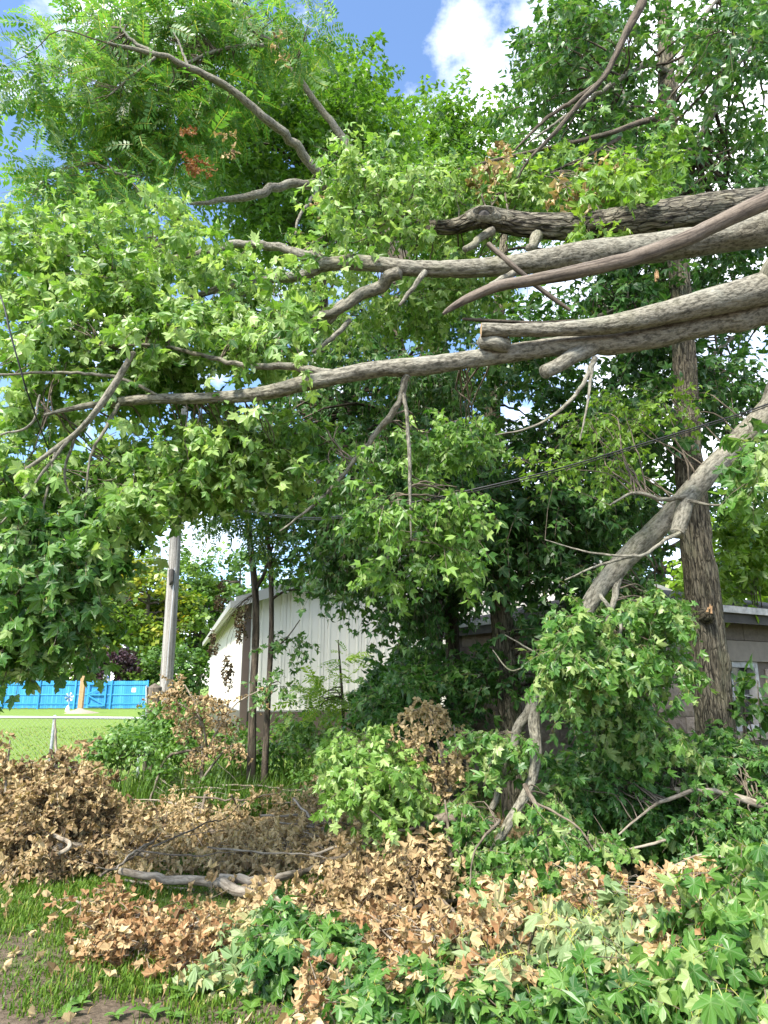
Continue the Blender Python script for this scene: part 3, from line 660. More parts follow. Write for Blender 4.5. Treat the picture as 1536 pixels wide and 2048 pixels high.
# ---- beige steel building
def barn():
    c0 = P(487, 1370, 16.0)[:2]; he = P(487, 1199, 16.0)[2]; c1 = P(420, 1370, 31.0)[:2]
    d = (c1 - c0); ll = np.linalg.norm(d); d /= ll; e = np.array([d[1], -d[0]])           # e runs right along the gable end
    wd = 13.0; rise = 2.1; bz = 1.0
    t = thing('steel_building', 'beige ribbed steel building with brown lower wall behind the trees', 'building', (*(c0 + e * wd / 2 + d * ll / 2), 0))
    def v(a, b, z): q = c0 + e * a + d * b; return (q[0], q[1], z)
    def top(a): return he + rise * (1 - abs(a - wd / 2) / (wd / 2))
    core = Geo(); core.hexa([v(0, 0, -.2), v(wd, 0, -.2), v(wd, ll, -.2), v(0, ll, -.2)], [v(0, 0, he), v(wd, 0, he), v(wd, ll, he), v(0, ll, he)])
    w = part('wall', core.mesh('wall', [M_beige]), t)
    def sub(nm, g, m):
        o = bpy.data.objects.new(nm, g.mesh(nm, [m])); COL.objects.link(o); o.parent = w
    pw = .92
    for i in range(int(wd / pw)):
        a0, a1 = i * pw + .006, (i + 1) * pw - .006; am = (a0 + a1) / 2
        g = Geo(); g.hexa([v(a0, -.02, bz + .03), v(a1, -.02, bz + .03), v(a1, .2, bz + .03), v(a0, .2, bz + .03)], [v(a0, -.02, top(a0)), v(a1, -.02, top(a1)), v(a1, .2, top(a1)), v(a0, .2, top(a0))])
        for k in range(4):
            x = a0 + .115 + k * .23; g.hexa([v(x - .02, -.04, bz + .03), v(x + .02, -.04, bz + .03), v(x + .03, -.018, bz + .03), v(x - .03, -.018, bz + .03)], [v(x - .02, -.04, top(x) - .03), v(x + .02, -.04, top(x) - .03), v(x + .03, -.018, top(x) - .03), v(x - .03, -.018, top(x) - .03)])
        sub('wall_panel', g, M_beige)
        g = Geo(); g.hexa([v(a0, -.025, -.2), v(a1, -.025, -.2), v(a1, .2, -.2), v(a0, .2, -.2)], [v(a0, -.025, bz), v(a1, -.025, bz), v(a1, .2, bz), v(a0, .2, bz)])
        sub('lower_panel', g, M_brown)
    for i in range(int(ll / pw)):
        b0, b1 = i * pw + .006, (i + 1) * pw - .006
        g = Geo(); g.hexa([v(-.02, b1, bz + .03), v(-.02, b0, bz + .03), v(.2, b0, bz + .03), v(.2, b1, bz + .03)], [v(-.02, b1, he), v(-.02, b0, he), v(.2, b0, he), v(.2, b1, he)])
        for k in range(4):
            y = b0 + .115 + k * .23; g.hexa([v(-.04, y + .02, bz + .03), v(-.04, y - .02, bz + .03), v(-.018, y - .03, bz + .03), v(-.018, y + .03, bz + .03)], [v(-.04, y + .02, he - .03), v(-.04, y - .02, he - .03), v(-.018, y - .03, he - .03), v(-.018, y + .03, he - .03)])
        sub('wall_panel', g, M_beige)
        g = Geo(); g.hexa([v(-.025, b1, -.2), v(-.025, b0, -.2), v(.2, b0, -.2), v(.2, b1, -.2)], [v(-.025, b1, bz), v(-.025, b0, bz), v(.2, b0, bz), v(.2, b1, bz)])
        sub('lower_panel', g, M_brown)
    g = Geo(); g.hexa([v(-.06, -.06, -.2), v(.1, -.06, -.2), v(.1, .1, -.2), v(-.06, .1, -.2)], [v(-.06, -.06, he), v(.1, -.06, he), v(.1, .1, he), v(-.06, .1, he)]); part('corner_trim', g.mesh('corner_trim', [M_brown]), t)
    for s in (0, 1):
        g = Geo(); a0, a1 = (-.3, wd / 2) if s == 0 else (wd / 2, wd + .45); z0, z1 = (he - .14, he + rise) if s == 0 else (he + rise, he - .14)
        g.hexa([v(a0, -.4, z0 + .02), v(a1, -.4, z1 + .02), v(a1, ll + .4, z1 + .02), v(a0, ll + .4, z0 + .02)], [v(a0, -.4, z0 + .12), v(a1, -.4, z1 + .12), v(a1, ll + .4, z1 + .12), v(a0, ll + .4, z0 + .12)])
        part('roof', g.mesh('roof', [M_roofm]), t)
        g = Geo(); g.hexa([v(a0, -.44, z0 - .1), v(a1, -.44, z1 - .1), v(a1, -.405, z1 - .1), v(a0, -.405, z0 - .1)], [v(a0, -.44, z0 + .14), v(a1, -.44, z1 + .14), v(a1, -.405, z1 + .14), v(a0, -.405, z0 + .14)])
        part('rake_trim', g.mesh('rake_trim', [M_trim]), t)
    g = Geo(); g.hexa([v(-.42, -.44, he - .25), v(-.305, -.44, he - .25), v(-.305, ll + .4, he - .25), v(-.42, ll + .4, he - .25)], [v(-.42, -.44, he - .09), v(-.305, -.44, he - .09), v(-.305, ll + .4, he - .09), v(-.42, ll + .4, he - .09)]); part('gutter', g.mesh('gutter', [M_trim]), t)
barn()

# ---- white house far left
def house():
    c = P(20, 1340, 58); x = c[0] - 4.2
    t = thing('white_house', 'white sided house with a porch behind the blue fence', 'house', (x, 60, 0))
    g = Geo(); g.box((x - .5, 62, 1.6), (9, 6, 3.2)); w = part('wall', g.mesh('wall', [M_house]), t)
    for i in range(3):
        g = Geo(); g.box((x - 2.5 + i * 2.6, 58.97, 2.0), (1.0, .1, 1.3), mat=0); o = bpy.data.objects.new('window', g.mesh('window', [M_glass])); COL.objects.link(o); o.parent = w
    g = Geo(); g.hexa([(x - 5.5, 57, 3.0), (x + 4.6, 57, 3.0), (x + 4.6, 62, 4.6), (x - 5.5, 62, 4.6)], [(x - 5.5, 57, 3.15), (x + 4.6, 57, 3.15), (x + 4.6, 62, 4.75), (x - 5.5, 62, 4.75)]); part('roof', g.mesh('roof', [M_hroof]), t)
    for i in range(4):
        g = Geo(); g.box((x - 4.8 + i * 3.0, 57.25, 1.5), (.16, .16, 3.0)); part('porch_post', g.mesh('porch_post', [M_white]), t)
    g = Geo(); g.box((x - .5, 57.2, 2.92), (10, .12, .2)); part('porch_beam', g.mesh('porch_beam', [M_white]), t)
    for z in (.6, 1.1):
        g = Geo(); g.box((x - .5, 57.25, z), (9.6, .06, .08)); part('porch_rail', g.mesh('porch_rail', [M_white]), t)
house()

# ---- block garage on the right
def garage():
    c0 = np.array(P(1300, 1370, 8.6)[:2]); dl = np.array([-.5, .866]); dr = np.array([.866, .5])
    H = 2.42; t = thing('block_garage', 'old rock-faced concrete block garage with a low shingled roof', 'garage', (*(c0 + dl * 2 + dr * 2.5), 0))
    LL, LR = 4.0, 6.0
    nl = np.array([-dr[0], -dr[1]]); nr = np.array([-dl[0], -dl[1]]) * 1.0                # outward normals
    def hit(px, py):
        d = ray(px, py); n = nr; k = np.dot(n, c0) / np.dot(n, d[:2]); q = d * k; return np.dot(q[:2] - c0, dr), q[2] + CZ
    wx0 = hit(1448, 1400)[0] - .1; wx1 = hit(1524, 1400)[0]; wz0 = hit(1500, 1462)[1]; wz1 = hit(1500, 1324)[1]
    def vr(a, b, z): q = c0 + dr * a + nr * b; return (q[0], q[1], z)
    def vl(a, b, z): q = c0 + dl * a + nl * b; return (q[0], q[1], z)
    bl = []
    br_ = np.random.default_rng(5)
    for k in range(6):       # rock-faced block: bevelled edge, rough bulging face
        g = Geo(); nx, nz = 6, 4; w, h = .394, .194
        V = []; lc = []
        for iz in range(nz):
            for ix in range(nx):
                x = (ix / (nx - 1) - .5) * w; z = (iz / (nz - 1) - .5) * h
                edge = ix in (0, nx - 1) or iz in (0, nz - 1)
                V.append((x, .0 if edge else .022 + br_.normal(0, .008), z))
        Q = [[iz * nx + ix, iz * nx + ix + 1, (iz + 1) * nx + ix + 1, (iz + 1) * nx + ix] for iz in range(nz - 1) for ix in range(nx - 1)]
        Q = [q[::-1] for q in Q]
        o = len(V); rim = [0, nx - 1, nx * nz - 1, nx * (nz - 1)]
        V += [(V[i][0], -.06, V[i][2]) for i in rim]
        ring = [list(range(nx)), [nx - 1 + nx * i for i in range(nz)], list(range(nx * nz - 1, nx * (nz - 1) - 1, -1)), [nx * i for i in range(nz - 1, -1, -1)]]
        g.add(V, Q); 
        for s in range(4):
            e = ring[s]; a, b = o + s, o + (s + 1) % 4
            base = len(np.vstack(g.v)); 
            g.add([V[e[0]], V[e[-1]], V[b], V[a]], [[0, 1, 2, 3]])
        bl.append(g.mesh('block_%d' % k, [M_block]))
    def wall(v, nvec, dvec, L, holes):
        g = Geo()
        if holes:
            (x0, x1, z0, z1) = holes
            for a, b, z, zz in ((0, x0, -.2, H), (x1, L, -.2, H), (x0, x1, -.2, z0), (x0, x1, z1, H)):
                g.hexa([v(a, -.02, z), v(b, -.02, z), v(b, -.25, z), v(a, -.25, z)], [v(a, -.02, zz), v(b, -.02, zz), v(b, -.25, zz), v(a, -.25, zz)])
        else:
            g.hexa([v(0, -.02, -.2), v(L, -.02, -.2), v(L, -.25, -.2), v(0, -.25, -.2)], [v(0, -.02, H), v(L, -.02, H), v(L, -.25, H), v(0, -.25, H)])
        w = part('wall', g.mesh('wall', [M_mortar]), t)
        for iz in range(12):
            z = .1 + iz * .202; x = .2 - (.2 if iz % 2 else 0)
            while x < L:
                ok = x > .1
                if holes and x + .2 > holes[0] - .02 and x - .2 < holes[1] + .02 and z + .1 > holes[2] - .04 and z - .1 < holes[3] + .3: ok = False
                if z > 1.95 and holes: ok = False
                if ok:
                    q = v(x, .0, z); o = bpy.data.objects.new('stone_block', bl[int(rng.integers(6))]); COL.objects.link(o); o.parent = w
                    X = Vector((dvec[0], dvec[1], 0)); Yv = Vector((nvec[0], nvec[1], 0)); Z = Vector((0, 0, 1))
                    M = Matrix((X, Yv, Z)).transposed().to_4x4(); M.translation = Vector(q)
                    o.matrix_basis = Matrix.Translation(-base_of(w)) @ M
                x += .402
        return w
    wall(vl, nl, dl, LL, None)
    w = wall(vr, nr, dr, LR, (wx0, wx1, wz0, wz1))
    # beam of smooth cast concrete above the window, rough band over it
    g = Geo(); g.hexa([vr(.1, .03, wz1 + .005), vr(LR, .03, wz1 + .005), vr(LR, -.2, wz1 + .005), vr(.1, -.2, wz1 + .005)], [vr(.1, .03, wz1 + .28), vr(LR, .03, wz1 + .28), vr(LR, -.2, wz1 + .28), vr(.1, -.2, wz1 + .28)]); part('lintel', g.mesh('lintel', [M_lintel]), t)
    x = .2
    while x < LR:
        g = Geo(); g.hexa([vr(x, .015, wz1 + .29), vr(x + .59, .015, wz1 + .29), vr(x + .59, -.1, wz1 + .29), vr(x, -.1, wz1 + .29)], [vr(x, .015, H), vr(x + .59, .015, H), vr(x + .59, -.1, H), vr(x, -.1, H)]); part('cap_block', g.mesh('cap_block', [M_mortar]), t); x += .6
    g = Geo(); g.hexa([vr(wx0 - .1, .09, wz0 - .11), vr(wx1 + .1, .09, wz0 - .11), vr(wx1 + .1, -.1, wz0 - .11), vr(wx0 - .1, -.1, wz0 - .11)], [vr(wx0 - .1, .09, wz0 - .002), vr(wx1 + .1, .09, wz0 - .002), vr(wx1 + .1, -.1, wz0 + .01), vr(wx0 - .1, -.1, wz0 + .01)])
    wn = Geo(); fw = .075
    for a, b, z, zz in ((wx0, wx0 + fw, wz0, wz1), (wx1 - fw, wx1, wz0, wz1), (wx0 + fw, wx1 - fw, wz0, wz0 + fw), (wx0 + fw, wx1 - fw, wz1 - fw, wz1)):
        wn.hexa([vr(a, .0, z), vr(b, .0, z), vr(b, -.2, z), vr(a, -.2, z)], [vr(a, .0, zz), vr(b, .0, zz), vr(b, -.2, zz), vr(a, -.2, zz)])
    win = part('window', wn.mesh('window', [M_flaky]), t)
    def wsub(nm, g, m):
        o = bpy.data.objects.new(nm, g.mesh(nm, [m])); COL.objects.link(o); o.parent = win
    wsub('sill', g, M_lintel)
    xm = (wx0 + wx1) / 2; zm = (wz0 + wz1) / 2
    for (a, b) in ((wx0 + fw, xm - .015), (xm + .015, wx1 - fw)):
        for (z, zz) in ((wz0 + fw, zm - .012), (zm + .012, wz1 - fw)):
            g = Geo(); g.hexa([vr(a, -.12, z), vr(b, -.12, z), vr(b, -.126, z), vr(a, -.126, z)], [vr(a, -.12, zz), vr(b, -.12, zz), vr(b, -.126, zz), vr(a, -.126, zz)]); wsub('pane', g, M_glass)
    g = Geo(); g.hexa([vr(xm - .015, -.09, wz0 + fw), vr(xm + .015, -.09, wz0 + fw), vr(xm + .015, -.14, wz0 + fw), vr(xm - .015, -.14, wz0 + fw)], [vr(xm - .015, -.09, wz1 - fw), vr(xm + .015, -.09, wz1 - fw), vr(xm + .015, -.14, wz1 - fw), vr(xm - .015, -.14, wz1 - fw)]); wsub('mullion', g, M_flaky)
    g = Geo(); g.hexa([vr(wx0 + fw, -.093, zm - .012), vr(wx1 - fw, -.093, zm - .012), vr(wx1 - fw, -.137, zm - .012), vr(wx0 + fw, -.137, zm - .012)], [vr(wx0 + fw, -.093, zm + .012), vr(wx1 - fw, -.093, zm + .012), vr(wx1 - fw, -.137, zm + .012), vr(wx0 + fw, -.137, zm + .012)]); wsub('mullion', g, M_flaky)
    g = Geo(); g.hexa([vr(wx0 + .1, -.3, wz0), vr(xm, -.3, wz0), vr(xm, -.32, wz0), vr(wx0 + .1, -.32, wz0)], [vr(wx0 + .1, -.3, wz1), vr(xm, -.3, wz1), vr(xm, -.32, wz1), vr(wx0 + .1, -.32, wz1)]); wsub('blind', g, M_shade)
    # back walls / interior so that it is a closed building
    q = [c0 + dl * LL, c0 + dr * LR, c0 + dl * LL + dr * LR]
    g = Geo()
    def seg(a, b):
        n = np.array([b[1] - a[1], a[0] - b[0]]); n = n / np.linalg.norm(n) * .2
        g.hexa([(*a, -.2), (*b, -.2), (*(b + n), -.2), (*(a + n), -.2)], [(*a, H), (*b, H), (*(b + n), H), (*(a + n), H)])
    seg(q[0], q[2]); seg(q[2], q[1]); part('wall', g.mesh('wall', [M_mortar]), t)
    # roof: low hip with wide eaves
    ov = .38; a = c0 + (nl + nr) * ov; b = c0 + dr * LR + nr * ov + dr * .4; cc = c0 + dl * LL + nl * ov + dl * .4; dd = c0 + dl * LL + dr * LR + (dl + dr) * .4
    z0 = H + .16; m1 = c0 + dl * LL / 2 + dr * 2.0; m2 = c0 + dl * LL / 2 + dr * (LR - 2); zr = z0 + .62
    V = np.array([(*a, z0), (*b, z0), (*dd, z0), (*cc, z0), (*m1, zr), (*m2, zr)]); g = Geo()
    g.add(np.vstack([V, V - [0, 0, .03]]), [[0, 1, 5, 4], [2, 3, 4, 5], [9, 8, 7, 6]], [[1, 2, 5], [3, 0, 4]]); rf = part('roof', g.mesh('roof', [M_shingle]), t)
    for p_, q_, n in ((a, b, nr), (a, cc, nl)):
        u = nrm((q_ - p_)[None])[0]; g = Geo(); A = p_ + n * .012; B_ = q_ + n * .012
        g.hexa([(*A, z0 - .075), (*B_, z0 - .075), (*(B_ - n * .03), z0 - .075), (*(A - n * .03), z0 - .075)], [(*A, z0 + .012), (*B_, z0 + .012), (*(B_ - n * .03), z0 + .012), (*(A - n * .03), z0 + .012)])
        part('fascia', g.mesh('fascia', [M_flaky]), t)
        g = Geo(); A = p_ - n * .05; B_ = q_ - n * .05
        g.hexa([(*A, z0 - .2), (*B_, z0 - .2), (*(B_ - n * .3), z0 - .14), (*(A - n * .3), z0 - .14)], [(*A, z0 - .032), (*B_, z0 - .032), (*(B_ - n * .3), z0 - .032), (*(A - n * .3), z0 - .032)])
        part('soffit', g.mesh('soffit', [M_soffit]), t)
garage()

# ================================================================== trees
def new_tree(name, label, cat, base, group=None):
    return thing(name, label, cat, (base[0], base[1], 0), group)

def far_tree(label, px, py_base, Y, w, top_py, matk, n=1500, name='woodland_tree', t0=.45, group='woodland trees beyond the lawn', size=.75, low=.12):
    """a far tree: trunk, limbs, crown of leaf tufts on clumps"""
    bx = P(px, 1370, Y)[0]; top = P(px, top_py, Y)[2]; t = new_tree(name, label, 'tree', (bx, Y), group)
    k = 46; z0 = top * low
    u = nrm(rng.normal(0, 1, (k, 3))); rr = rng.uniform(.55, 1, k)
    c = np.column_stack([bx + u[:, 0] * w * rr * .5, Y + u[:, 1] * w * rr * .45, (top + z0) / 2 + u[:, 2] * (top - z0) * .5 * rr * .95])
    g = Geo(); p, r = tube(g, [(bx, Y, -.2), (bx + .1, Y, top * .3), (bx - .1, Y, top * .6), (bx, Y, top * .9)], [w * .035, w * .028, w * .018, .02], 8, 4, seed=int(px))
    part('trunk', g.mesh('trunk', [BK['dark']], True), t)
    g = Geo(); connect(g, skel((p, r)), c, .03 + w * .004, .012, .1, 4); part('branches', g.mesh('branches', [BK['dark']], True), t, 'stuff')
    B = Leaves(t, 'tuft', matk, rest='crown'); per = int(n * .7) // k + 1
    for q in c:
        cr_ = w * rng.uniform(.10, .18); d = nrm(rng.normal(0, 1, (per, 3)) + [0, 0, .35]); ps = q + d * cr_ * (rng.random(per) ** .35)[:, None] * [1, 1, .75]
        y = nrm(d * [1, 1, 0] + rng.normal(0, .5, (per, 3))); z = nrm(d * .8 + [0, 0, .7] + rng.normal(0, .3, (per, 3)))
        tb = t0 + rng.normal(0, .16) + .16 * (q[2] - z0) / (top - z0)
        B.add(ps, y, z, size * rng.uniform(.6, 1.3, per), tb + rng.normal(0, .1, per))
    return t
WOOD = 'woodland trees beyond the lawn'
far_tree('yellowing maple rounded and orange-tinged behind the blue fence', 285, 0, 62, 11, 1118, 'yellow', 3600, t0=.38)
far_tree('green tree directly left of the yellowing maple', 165, 0, 64, 9, 1130, 'far', 2600)
far_tree('green tree behind the white house', 30, 0, 70, 12, 1110, 'far', 2600)
far_tree('pale green tree right of the yellowing maple behind the utility pole', 395, 0, 66, 8, 1120, 'far', 2600, t0=.6)
far_tree('tall hazy tree rising behind the yellowing maple', 300, 0, 84, 14, 1068, 'far', 2400, t0=.6, size=1.0)
far_tree('tall tree rising left behind the nearer woodland', 120, 0, 88, 15, 1060, 'far', 2400, t0=.5, size=1.0)
far_tree('tall tree behind the beige building', 470, 0, 80, 14, 1090, 'far', 2400, t0=.55, size=1.0)
far_tree('bright green bush at the foot of the yellowing maple', 255, 0, 54, 5.5, 1322, 'far', 1500, t0=.7, name='bush', size=.5, low=.02)
far_tree('bushy green tree right of the purple tree above the fence', 345, 0, 56, 6.5, 1290, 'far', 1800, t0=.4, name='bush', size=.55, low=.02)
far_tree('green bush left of the purple tree above the fence', 150, 0, 53, 6, 1290, 'far', 1500, t0=.45, name='bush', size=.5, low=.02)
far_tree('small purple-leaved tree beside the white windmill', 226, 0, 52, 3.4, 1290, 'purple', 1500, name='purple_tree', group='garden trees', size=.4, low=.05)
far_tree('yellow-green tree lit behind the garage roof', 1500, 0, 20, 5.5, 1040, 'lime', 2600, t0=.55, name='yard_tree', group='trees behind the garage', size=.38, low=.1)
far_tree('dark green tree behind the garage and the furrowed trunk', 1350, 0, 24, 8, 940, 'far', 2600, t0=.35, name='yard_tree', group='trees behind the garage', size=.45, low=.05)
far_tree('dense green tree behind the ivy bush and beige building corner', 900, 0, 26, 9, 900, 'deep', 3000, t0=.5, name='yard_tree', group='trees behind the garage', size=.5, low=.05)
far_tree('green tree between the beige building and the garage', 1130, 0, 24, 8, 980, 'far', 2600, t0=.4, name='yard_tree', group='trees behind the garage', size=.45, low=.05)

# ---- big walnut, upper left
def walnut():
    b = P(868, 1400, 11.5); t = new_tree('walnut_tree', 'tall tree with light feathery compound leaves arching over the broken limbs', 'tree', b)
    g = Geo()
    tr = tube(g, *limb_pts([(862, 1640, 11.5, 30), (866, 1400, 11.5, 25), (884, 1100, 11.5, 27), (892, 800, 11.5, 34), (850, 610, 11.6, 40), (760, 460, 11.8, 36), (690, 395, 12, 32)]), 14, 8, rough=.06, furrow=.5, seed=21)
    part('trunk', g.mesh('trunk', [BK['dark']], True), t)
    S_ = [tr]
    for nm, spec in (('limb', [(690, 398, 12, 28), (636, 350, 11.6, 20), (595, 290, 11.2, 18), (540, 245, 10.8, 17), (470, 185, 10.4, 15), (375, 132, 10, 13), (310, 108, 9.8, 10), (215, 86, 9.5, 6)]),
                     ('limb', [(695, 400, 12, 26), (650, 372, 11.8, 20), (580, 368, 11.6, 17), (520, 388, 11.4, 17), (440, 402, 11.2, 11), (380, 408, 11, 6)]),
                     ('limb', [(760, 460, 11.8, 26), (700, 300, 12.2, 18), (620, 190, 12.3, 13), (560, 100, 12.2, 12), (510, 60, 12, 10), (465, -10, 12, 7)]),
                     ('branch', [(310, 108, 9.8, 9), (270, 85, 9.8, 7), (240, 55, 9.8, 4)]),
                     ('branch', [(548, 92, 12.2, 9), (500, 90, 11.5, 7), (430, 102, 11, 6), (375, 125, 10.5, 4)]),
                     ('branch', [(375, 132, 10, 6), (360, 90, 10, 4), (345, 60, 10, 2)]),
                     ('branch', [(310, 115, 9.8, 6), (265, 150, 9.8, 4), (220, 190, 9.8, 3)]),
                     ('branch', [(280, 355, 10.6, 3), (230, 345, 10.3, 5), (190, 325, 10, 3)]),
                     ('branch', [(640, 375, 11.8, 8), (600, 430, 11.5, 6), (590, 470, 11.3, 3)])):
        g = Geo(); S_.append(tube(g, *limb_pts(spec), 10, 8, rough=.06, seed=len(spec) * 7, wob=.25)); part(nm, g.mesh(nm, [BK['limb']], True), t)
    E = [(150, 60, 75, 65, 9.8, 12.5), (280, 60, 160, 80, 10, 13), (470, 40, 140, 60, 11, 13.5), (200, 190, 130, 90, 10, 12.5), (330, 250, 110, 100, 10.6, 13), (140, 320, 60, 60, 10, 12),
         (240, 350, 130, 50, 10.4, 13), (610, 60, 55, 70, 11, 13.5), (15, 130, 10, 22, 9, 9.5, 400), (410, 170, 120, 80, 10.8, 13), (100, 150, 30, 40, 9.5, 10.5, 900), (300, 410, 70, 30, 10, 12, 1500), (60, 390, 30, 30, 10, 11, 1500)]
    C = region(E, 135, .4); gb = Geo(); connect(gb, skel(*S_), C, .016, .004, .15, 5, seed=3)
    part('branches', gb.mesh('branches', [BK['twig']], True), t, 'stuff')
    B = Leaves(t, 'pinnate', 'walnut', 300); gt = Geo()
    clumps(B, C, .45, 5, .5, 6, .52, G=gt, down=.25, droop=.3, hang=.35, up=.8, jit=.45, t0=.55, tj=.22, tw=.004)
    part('twigs', gt.mesh('twigs', [BK['twig']]), t, 'stuff')
    B = Leaves(t, 'dead', 'rust', 0, rest='dead_foliage'); clumps(B, region([(395, 320, 25, 14, 9.4, 9.8), (378, 255, 20, 14, 9.4, 9.8)], 8), .06, 3, .1, 5, .09, hang=.8)
    B = Leaves(t, 'dead', 'brown', 0, rest='dead_foliage'); clumps(B, region([(565, 82, 22, 22, 10.5, 10.8), (660, 415, 30, 25, 9.5, 10), (440, 285, 18, 34, 9.6, 10)], 12), .08, 3, .14, 5, .09, hang=.8, t0=.7)
walnut()

def crown_tree(name, label, base, trunk, ells, nc, matk, kind, size, per, L, leaves, single=0, t0=.5, bark_='dark', rad=.5, twigs=False, limbs=(), group=None, **kw):
    if kind == 'maple_mid': size *= .78; per = int(per * 1.5)
    t = new_tree(name, label, 'tree', base, group); g = Geo()
    near = bark_ == 'trunk'; sk = [tube(g, *limb_pts(trunk), 64 if near else 14, 36 if near else 9, rough=.05, furrow=1.0 if near else .3, knots=8 if near else 0, seed=int(base[0] * 10) % 50, cap=(True, True))]
    part('trunk', g.mesh('trunk', [BK[bark_]], True), t)
    for i, l in enumerate(limbs):
        g = Geo(); sk.append(tube(g, *limb_pts(l), 10, 8, rough=.06, seed=i + 3, wob=.2)); part('limb', g.mesh('limb', [BK[bark_ if bark_ != 'trunk' else 'limb']], True), t)
    C = region(ells, nc, rad * .6 + L * .5 + size * .4); gb = Geo(); connect(gb, skel(*sk), C, .018, .004, .12, 5, seed=5); part('branches', gb.mesh('branches', [BK['dark']], True), t, 'stuff')
    B = Leaves(t, kind, matk, single); gt = Geo() if twigs else None
    clumps(B, C, rad, per, L, leaves, size, G=gt, t0=t0, **kw)
    if twigs: part('twigs', gt.mesh('twigs', [BK['twig']]), t, 'stuff')
    return t, skel(*sk)

crown_tree('shade_tree', 'dense rounded tree with dark inner branches behind the feathery tree', P(640, 1370, 17), [(655, 1500, 17, 44), (650, 1000, 17, 40), (640, 600, 17, 34), (620, 400, 17, 24), (600, 200, 17, 12)],
           [(560, 190, 130, 90, 14, 18), (660, 260, 130, 120, 14, 18), (480, 330, 110, 90, 14, 17.5), (590, 420, 190, 70, 14, 18), (700, 180, 90, 80, 15, 18), (750, 280, 70, 90, 15, 18), (470, 250, 80, 90, 14, 17), (560, 500, 140, 40, 15, 18), (780, 420, 80, 90, 15, 18)],
           220, 'crown', 'maple_low', .19, 8, .7, 10, t0=.55, rad=.9, up=.9, hang=.25, jit=.5, tj=.2, down=0)
crown_tree('maple_tree', 'bright maple against the sky in the gap beside the furrowed trunk', P(880, 1370, 24), [(890, 1480, 24, 30), (890, 1000, 24, 28), (880, 500, 24, 20), (890, 250, 24, 8)],
           [(860, 260, 70, 80, 21, 25), (930, 250, 60, 70, 21, 25), (800, 330, 70, 80, 21, 25), (890, 350, 130, 90, 21, 25), (990, 330, 80, 90, 21, 25), (1060, 400, 90, 90, 21, 25), (900, 470, 160, 80, 21, 25)],
           120, 'crown', 'maple_low', .24, 10, 1.0, 10, t0=.6, rad=1.2, up=.9, hang=.25, down=0, group='maples in the background')

# ---- right maple with the tall trunk
RT = [(1456, 1720, 7.4, 84), (1442, 1560, 7.4, 77), (1425, 1400, 7.4, 72), (1406, 1200, 7.4, 65), (1379, 950, 7.4, 54), (1368, 700, 7.45, 42), (1352, 450, 7.5, 37), (1335, 220, 7.6, 32), (1330, 60, 7.8, 27), (1330, -60, 8, 22)]
t_right, sk_right = crown_tree('maple_tree', 'tall maple with a furrowed trunk standing before the block garage', P(1452, 1720, 7.4), RT,
           [(1130, 90, 90, 90, 7, 11), (1080, 190, 60, 90, 7.5, 11), (1200, 290, 130, 70, 7, 10.5), (1240, 60, 110, 60, 6.5, 10), (1450, 50, 100, 60, 6, 9), (1490, 120, 60, 60, 6, 9), (1480, 300, 70, 40, 6.5, 9), (1270, 330, 60, 50, 6.3, 8), (1120, 350, 90, 60, 8, 12), (1210, 200, 60, 80, 7.5, 11), (1400, 300, 60, 60, 8, 11), (1500, 430, 60, 60, 8, 11), (1440, 480, 90, 60, 8, 11), (1240, 450, 120, 60, 8, 11), (1290, 560, 90, 50, 8.5, 11), (1330, 640, 90, 40, 8.5, 11), (1480, 520, 60, 40, 8.5, 11)],
           190, 'deep', 'maple_mid', .15, 6, .5, 9, single=300, t0=.62, bark_='trunk', rad=.45, twigs=True, up=.9, hang=.3, jit=.45, down=.05, group='maples by the garage',
           limbs=[[(1337, 150, 7.65, 16), (1305, 130, 7.4, 13), (1260, 145, 7.2, 11), (1200, 185, 7, 9), (1120, 240, 6.9, 6), (1050, 290, 6.8, 3)],
                  [(1345, 190, 7.65, 14), (1375, 90, 7.8, 11), (1410, 30, 7.9, 9), (1450, -20, 8, 7)],
                  [(1375, 310, 7.9, 14), (1420, 240, 7.7, 13), (1455, 160, 7.6, 11), (1500, 100, 7.5, 9), (1560, 50, 7.4, 7)],
                  [(1352, 420, 7.5, 12), (1300, 300, 8.2, 9), (1250, 200, 8.6, 8), (1215, 80, 9, 6)],
                  [(1338, 300, 7.55, 12), (1300, 292, 7.2, 9), (1260, 300, 7, 6), (1220, 330, 6.8, 3)]])
# a torn knot and a fresh split scar on the trunk
def scars():
    g = Geo(); c = P(1418, 1225, 7.12); tube(g, [c + [0, .1, -.03], c + [0, 0, -.02], c + [0, -.05, .03]], [.085, .06, .02], 12, 5, rough=.3, seed=8); part('broken_stub', g.mesh('broken_stub', [BK['trunk']], True), t_right)
    for a, b, y, h in ((1418, 1222, 7.04, .05), (1316, 236, 7.3, .09), (1316, 560, 7.2, .12)):
        g = Geo(); c = P(a, b, y)
        for k in range(5):
            o = rng.normal(0, .018, 3); tube(g, [c + o, c + o + [rng.normal(0, .01), -.01, h * rng.uniform(.6, 1.4)]], [.014, .003], 5, 2, seed=k)
        part('split_wood', g.mesh('split_wood', [M_split]), t_right)
scars()

